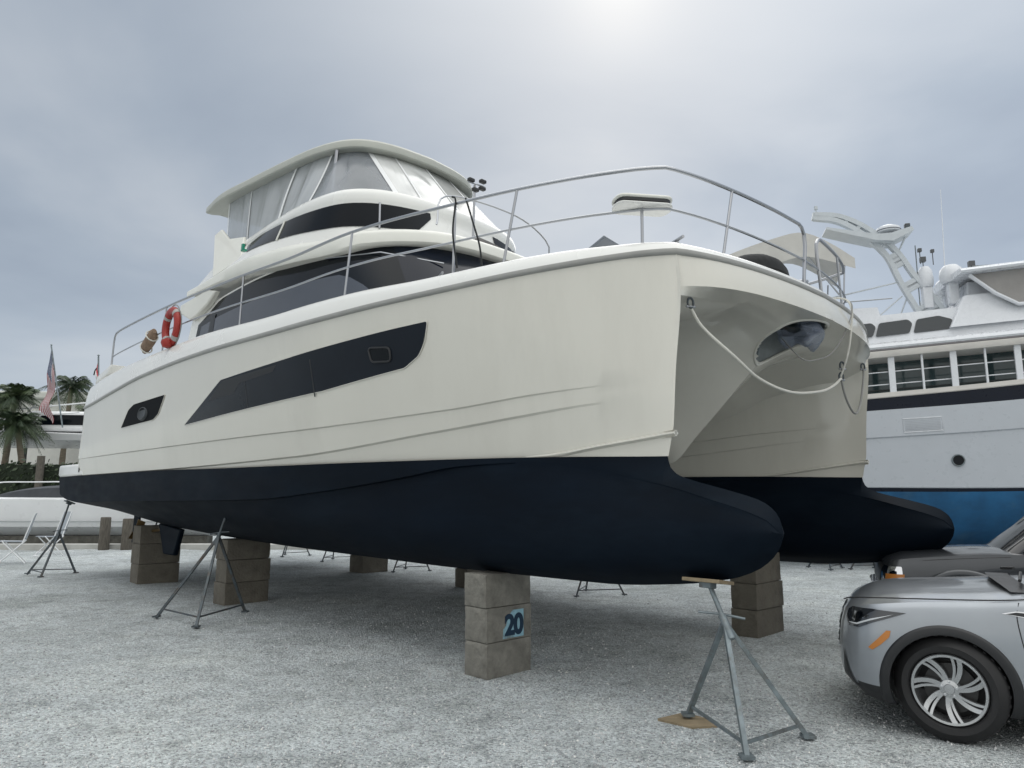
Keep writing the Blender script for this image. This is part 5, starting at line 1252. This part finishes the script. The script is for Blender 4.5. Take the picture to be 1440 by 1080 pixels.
# raised flybridge sportfisher farther off
sf = empty('sportfisher', (-31.5, 44.5, -.6), R(6), 'white sport fishing boat with bow rails behind the hedge', 'boat'); sf.scale = (1.35,) * 3
b = MB(); rows = []
wy2 = mono([(-3, 0), (-2, .8), (0, 1.6), (6, 1.8)])
for i in range(30):
    x = -2.2 + 10 * i / 29; w = wy2(x); sh = 4.62 - .03 * (x + 2)
    rows.append([(x + 1.2, -w * .1, 3.9), (x + .8, -w * .5, 4.0), (x + .35, -w * .85, 4.14), (x + .3, -w * .92, 4.18), (x, -w, sh), (x, -w * .85, sh + .06), (x, w * .85, sh + .06), (x, w, sh), (x + .8, w * .5, 4.0)])
b.grid(rows, closev=True); b.poly(rows[0]); b.poly(rows[-1]); b.build('hull', WHITE, sf, ang=30)
MB().box((3.6, 0, 5.05), (4, 2.6, .9)).build('cabin', WHITE, sf, bevel=.15, seg=3)
MB().box((3.3, -1.31, 5.1), (3.2, .03, .45)).build('cabin_window', GLASSD, sf)
for k in range(5):
    x = -1.2 + k * .75; MB().tube([(x, -1.0 - .15 * k, 4.62), (x + .95, -1.05 - .15 * k, 5.75)], .03, 6).build('rail_stanchion', WHITE, sf)
MB().tube([(-.6, -1.1, 5.4), (4.4, -1.75, 5.85)], .03, 6).build('bow_rail', WHITE, sf); MB().tube([(-.9, -1.1, 5.05), (4.0, -1.75, 5.4)], .025, 6).build('bow_rail', WHITE, sf)
MB().tube([(4.4, -1.2, 5.0), (5.4, -1.0, 7.0), (7.4, -1.0, 7.4)], .05).build('tower_leg', WHITE, sf)
for x in (0, 4): MB().tube([(x + .9, 0, .45), (x + .9, 0, 4.0)], .16, 10).build('cradle_post', DARKST, sf)
# flags
def flag(nm, label, loc, stf, w, h, colour, droop):
    o = empty(nm, loc, 0, label, 'flag')
    MB().tube([(0, 0, 0), stf], .03, 8).lathe([(.001, .1), (.05, .05), (.001, 0)], stf, 'z', 10).build('staff', GALV, o)
    b = MB(); rows = []; S = Vector(stf); d = S.normalized()
    for i in range(25):
        u = i / 24; row = []
        for j in range(15):
            v = j / 14
            p = S - d * (.08 + v * h * (1 - .45 * u)) + Vector((-.05 * math.sin(u * 9 + v * 3) - droop * u * (1 - v * .3) - d.x * v * h * .8 * u, .14 * math.sin(u * 11 + v * 4) * (.3 + u), -w * u * .93))
            row.append(p)
        rows.append(row)
    b.grid(rows); f = b.build('cloth', colour, o, ang=180)
    uv = f.data.uv_layers.new(name='UVMap'); nv = 15
    for lp in f.data.loops: uv.data[lp.index].uv = ((lp.vertex_index // nv) / 24, 1 - (lp.vertex_index % nv) / 14)
    return o
def flag_mat(name, kind):
    m = bpy.data.materials.new(name); m.use_nodes = True; t = NT(m.node_tree); p = t.n['Principled BSDF']; p.inputs['Roughness'].default_value = .85
    uv = t.node('ShaderNodeUVMap'); s = t.node('ShaderNodeSeparateXYZ', {0: uv.outputs[0]}); u, v = s.outputs[0], s.outputs[1]
    if kind == 'stripes':
        st = t.math('GREATER_THAN', t.math('FRACT', t.math('MULTIPLY', v, 6.5)), .5); c = t.mix(st, (.22, .008, .016), (.50, .50, .51))
        cu = t.math('MULTIPLY', t.math('LESS_THAN', u, .4), t.math('GREATER_THAN', v, .46)); c = t.mix(cu, c, (.03, .05, .11))
        st2 = t.node('ShaderNodeTexVoronoi', {'Vector': t.node('ShaderNodeMapping', {'Vector': uv.outputs[0], 'Scale': (26, 16, 1)}).outputs[0], 'Scale': 1.0, 'Randomness': 0.0})
        c = t.mix(t.math('MULTIPLY', cu, t.math('LESS_THAN', st2.outputs['Distance'], .22)), c, (.6, .6, .62))
    else:
        c = t.mix(t.math('LESS_THAN', t.math('ABSOLUTE', t.math('SUBTRACT', u, .5)), .25), (.52, .03, .05), (.68, .66, .66))
        c = t.mix(t.math('LESS_THAN', t.math('ADD', t.math('ABSOLUTE', t.math('SUBTRACT', u, .5)), t.math('MULTIPLY', t.math('ABSOLUTE', t.math('SUBTRACT', v, .5)), .6)), .14), c, (.52, .03, .05))
    t.l.new(c, p.inputs['Base Color']); return m
flag('ensign', 'red and white striped flag with blue canton drooping from a slanted staff', (-18.95, 30.2, 4.6), (-.82, 0, 3.5), 2.9, 1.1, flag_mat('stars_stripes', 'stripes'), .12)
flag('ensign', 'red and white flag drooping on an upright staff by the near stern', (-15.2, 26.2, 5.0), (-.16, 0, 1.85), 1.5, .55, flag_mat('red_white', 'maple'), .1)
# palms
LEAFM = []
for i, c in enumerate(((.022, .042, .018), (.034, .058, .024), (.05, .075, .03))): LEAFM.append(mat(f'palm_leaf_{i}', c, .6, var=.3, vscale=3))
TRUNK = mat('palm_trunk', (.16, .135, .10), .9, var=.3, vscale=4, bump=.6, bscale=9, stretch=(1, 1, 5))
def palm(label, x, y, h, fr, lean, seed, nf=26):
    rg = random.Random(seed); o = empty('palm_tree', (x, y, 0), 0, label, 'palm tree', 'palm trees')
    path = catmull([(0, 0, 0), (lean * .3, 0, h * .5), (lean, 0, h)], 16)
    MB().tube(path, [.22 - .09 * i / 15 + .015 * (i % 2) for i in range(16)], 10).build('trunk', TRUNK, o)
    b = MB(); mi = []
    for k in range(nf):
        az = rg.random() * 6.283; el = rg.uniform(-.5, 1.25); ln = fr * rg.uniform(.75, 1.1); m_i = rg.randrange(3); f0 = len(b.f)
        rib = []
        for j in range(11):
            t = j / 10; rr = ln * t * math.cos(el) + .0; z = ln * (t * math.sin(el) - .55 * t * t * (1.2 - .3 * math.sin(el)))
            rib.append(Vector((lean + math.cos(az) * rr, math.sin(az) * rr, h + z)))
        b.tube(rib, [.03 - .0025 * j for j in range(11)], 4)
        for j in range(1, 11):
            for q in range(2):
                p = rib[j].lerp(rib[j - 1], q * .5); d = (rib[j] - rib[j - 1]).normalized(); sd = d.cross(Vector((0, 0, 1))).normalized()
                for sg in (-1, 1):
                    l = fr * .32 * math.sin(math.pi * (.12 + .82 * (j - q * .5) / 10)) * rg.uniform(.8, 1.15); e = p + (sd * sg * .75 + d * .55 + Vector((0, 0, -.45 - .3 * rg.random()))).normalized() * l
                    w = d * .035
                    b.add([p - w, p + w, e], [(0, 1, 2)])
        mi += [m_i] * (len(b.f) - f0)
    c = b.build('crown', LEAFM, o, flat=True); c.data.polygons.foreach_set('material_index', mi)
palm('full green palm tree at the far left edge', -29.6, 42, 7.4, 2.1, .3, 1, 60)
palm('leaning palm tree right of the fullest one', -27.6, 41.2, 5.9, 1.8, -.9, 2, 54)
palm('palm tree behind the striped flag', -30.6, 49, 9.2, 2.2, .2, 3, 46)
palm('short palm tree between the striped flag and the near stern', -27.4, 46, 6.8, 1.7, .3, 4, 40)
# clipped hedge
hb_ = MB(); rg = random.Random(9); mi = []
for k in range(5200):
    x = rg.uniform(-36, -17); y = rg.uniform(-.7, .7); z = 1.2 + 2.35 * rg.random() ** .8
    if rg.random() < .06: z += .25
    s = rg.uniform(.07, .17); n = Vector((rg.uniform(-1, 1), rg.uniform(-1, .3), rg.uniform(-.3, 1))).normalized(); t1 = n.orthogonal().normalized() * s; t2 = n.cross(t1)
    p = Vector((x, y, z)); hb_.add([p - t1, p + t2 * .6, p + t1, p - t2 * .6], [(0, 1, 2, 3)]); mi.append(rg.randrange(3))
HED = [mat(f'hedge_leaf_{i}', c, .6, var=.3) for i, c in enumerate(((.016, .03, .012), (.026, .045, .018), (.04, .06, .025)))]
hg = empty('hedge', (0, 40, 0), 0, 'dark green clipped hedge at the far left', 'hedge')
o = hb_.build('foliage', HED, hg, flat=True); o.data.polygons.foreach_set('material_index', mi); o['kind'] = 'stuff'
MB().box((-26.5, 0, 1.75), (19, .9, 3.4)).build('branches', mat('hedge_inner', (.012, .02, .009), .9, var=.3, vscale=4, bump=.6), hg)
# pale house behind and a low wall in front of it
hs = empty('white_house', (-40, 60, 0), R(8), 'pale flat-roofed house behind the palm trees', 'house')
HW = mat('house_wall', (.62, .62, .58), .7, var=.05)
MB().box((0, 0, 4.6), (17, 9, 9.2)).build('wall', HW, hs); MB().box((0, -.2, 9.5), (18.5, 10.4, .55)).build('roof', mat('house_roof', (.50, .51, .47), .7, var=.1), hs, bevel=.1)
MB().box((2, -4.9, 5.0), (12, 1.2, .3)).build('balcony', HW, hs)
for k in range(5):
    o = MB().box((-6.4 + 3.2 * k, -4.52, 7.0), (1.5, .08, 1.5)).build('window', GLASSD, hs); MB().box((-6.4 + 3.2 * k, -4.57, 7.0), (.08, .06, 1.5)).build('mullion', WHITE, o)
gw = MB().box((-31, 50, 3.1), (20, .4, 6.2)).build('garden_wall', HW); tag(gw, 'pale rendered garden wall behind the palm trunks', 'wall')
pl2 = MB().lathe([(.001, 3.9), (.19, 3.9), (.2, 0)], (0, 0, 0), 'z', 14).build('piling', bpy.data.materials['piling_wood']); pl2.location = (-25.6, 39.2, 0); tag(pl2, 'tall grey mooring piling before the hedge', 'piling', 'timber pilings')
# darker boats' keels and a trailer box seen between the hulls, far back
tb = empty('boat_trailer', (-3.2, 30, 0), R(4), 'low boat trailer seen under the hulls far back', 'trailer')
MB().box((0, 0, .55), (6, .14, .14)).box((0, 1.4, .55), (6, .14, .14)).build('frame', GALV, tb)
for x in (-.6, .5):
    for y in (-.2, 1.6): MB().lathe([(.15, -.1), (.33, -.1), (.36, -.06), (.36, .06), (.33, .1), (.15, .1)], (x, y, .36), 'y', 24).build('wheel', BLACK, tb)
MB().box((0, .7, .72), (.12, 1.5, .2)).build('bunk', WOOD, tb)
tb2 = MB().box((5, 40, 1.6), (34, .4, 3.2)).build('yard_fence', mat('fence_grey', (.36, .37, .37), .8, var=.12, vscale=1)); tag(tb2, 'long pale fence closing the yard, seen under the hulls', 'fence')
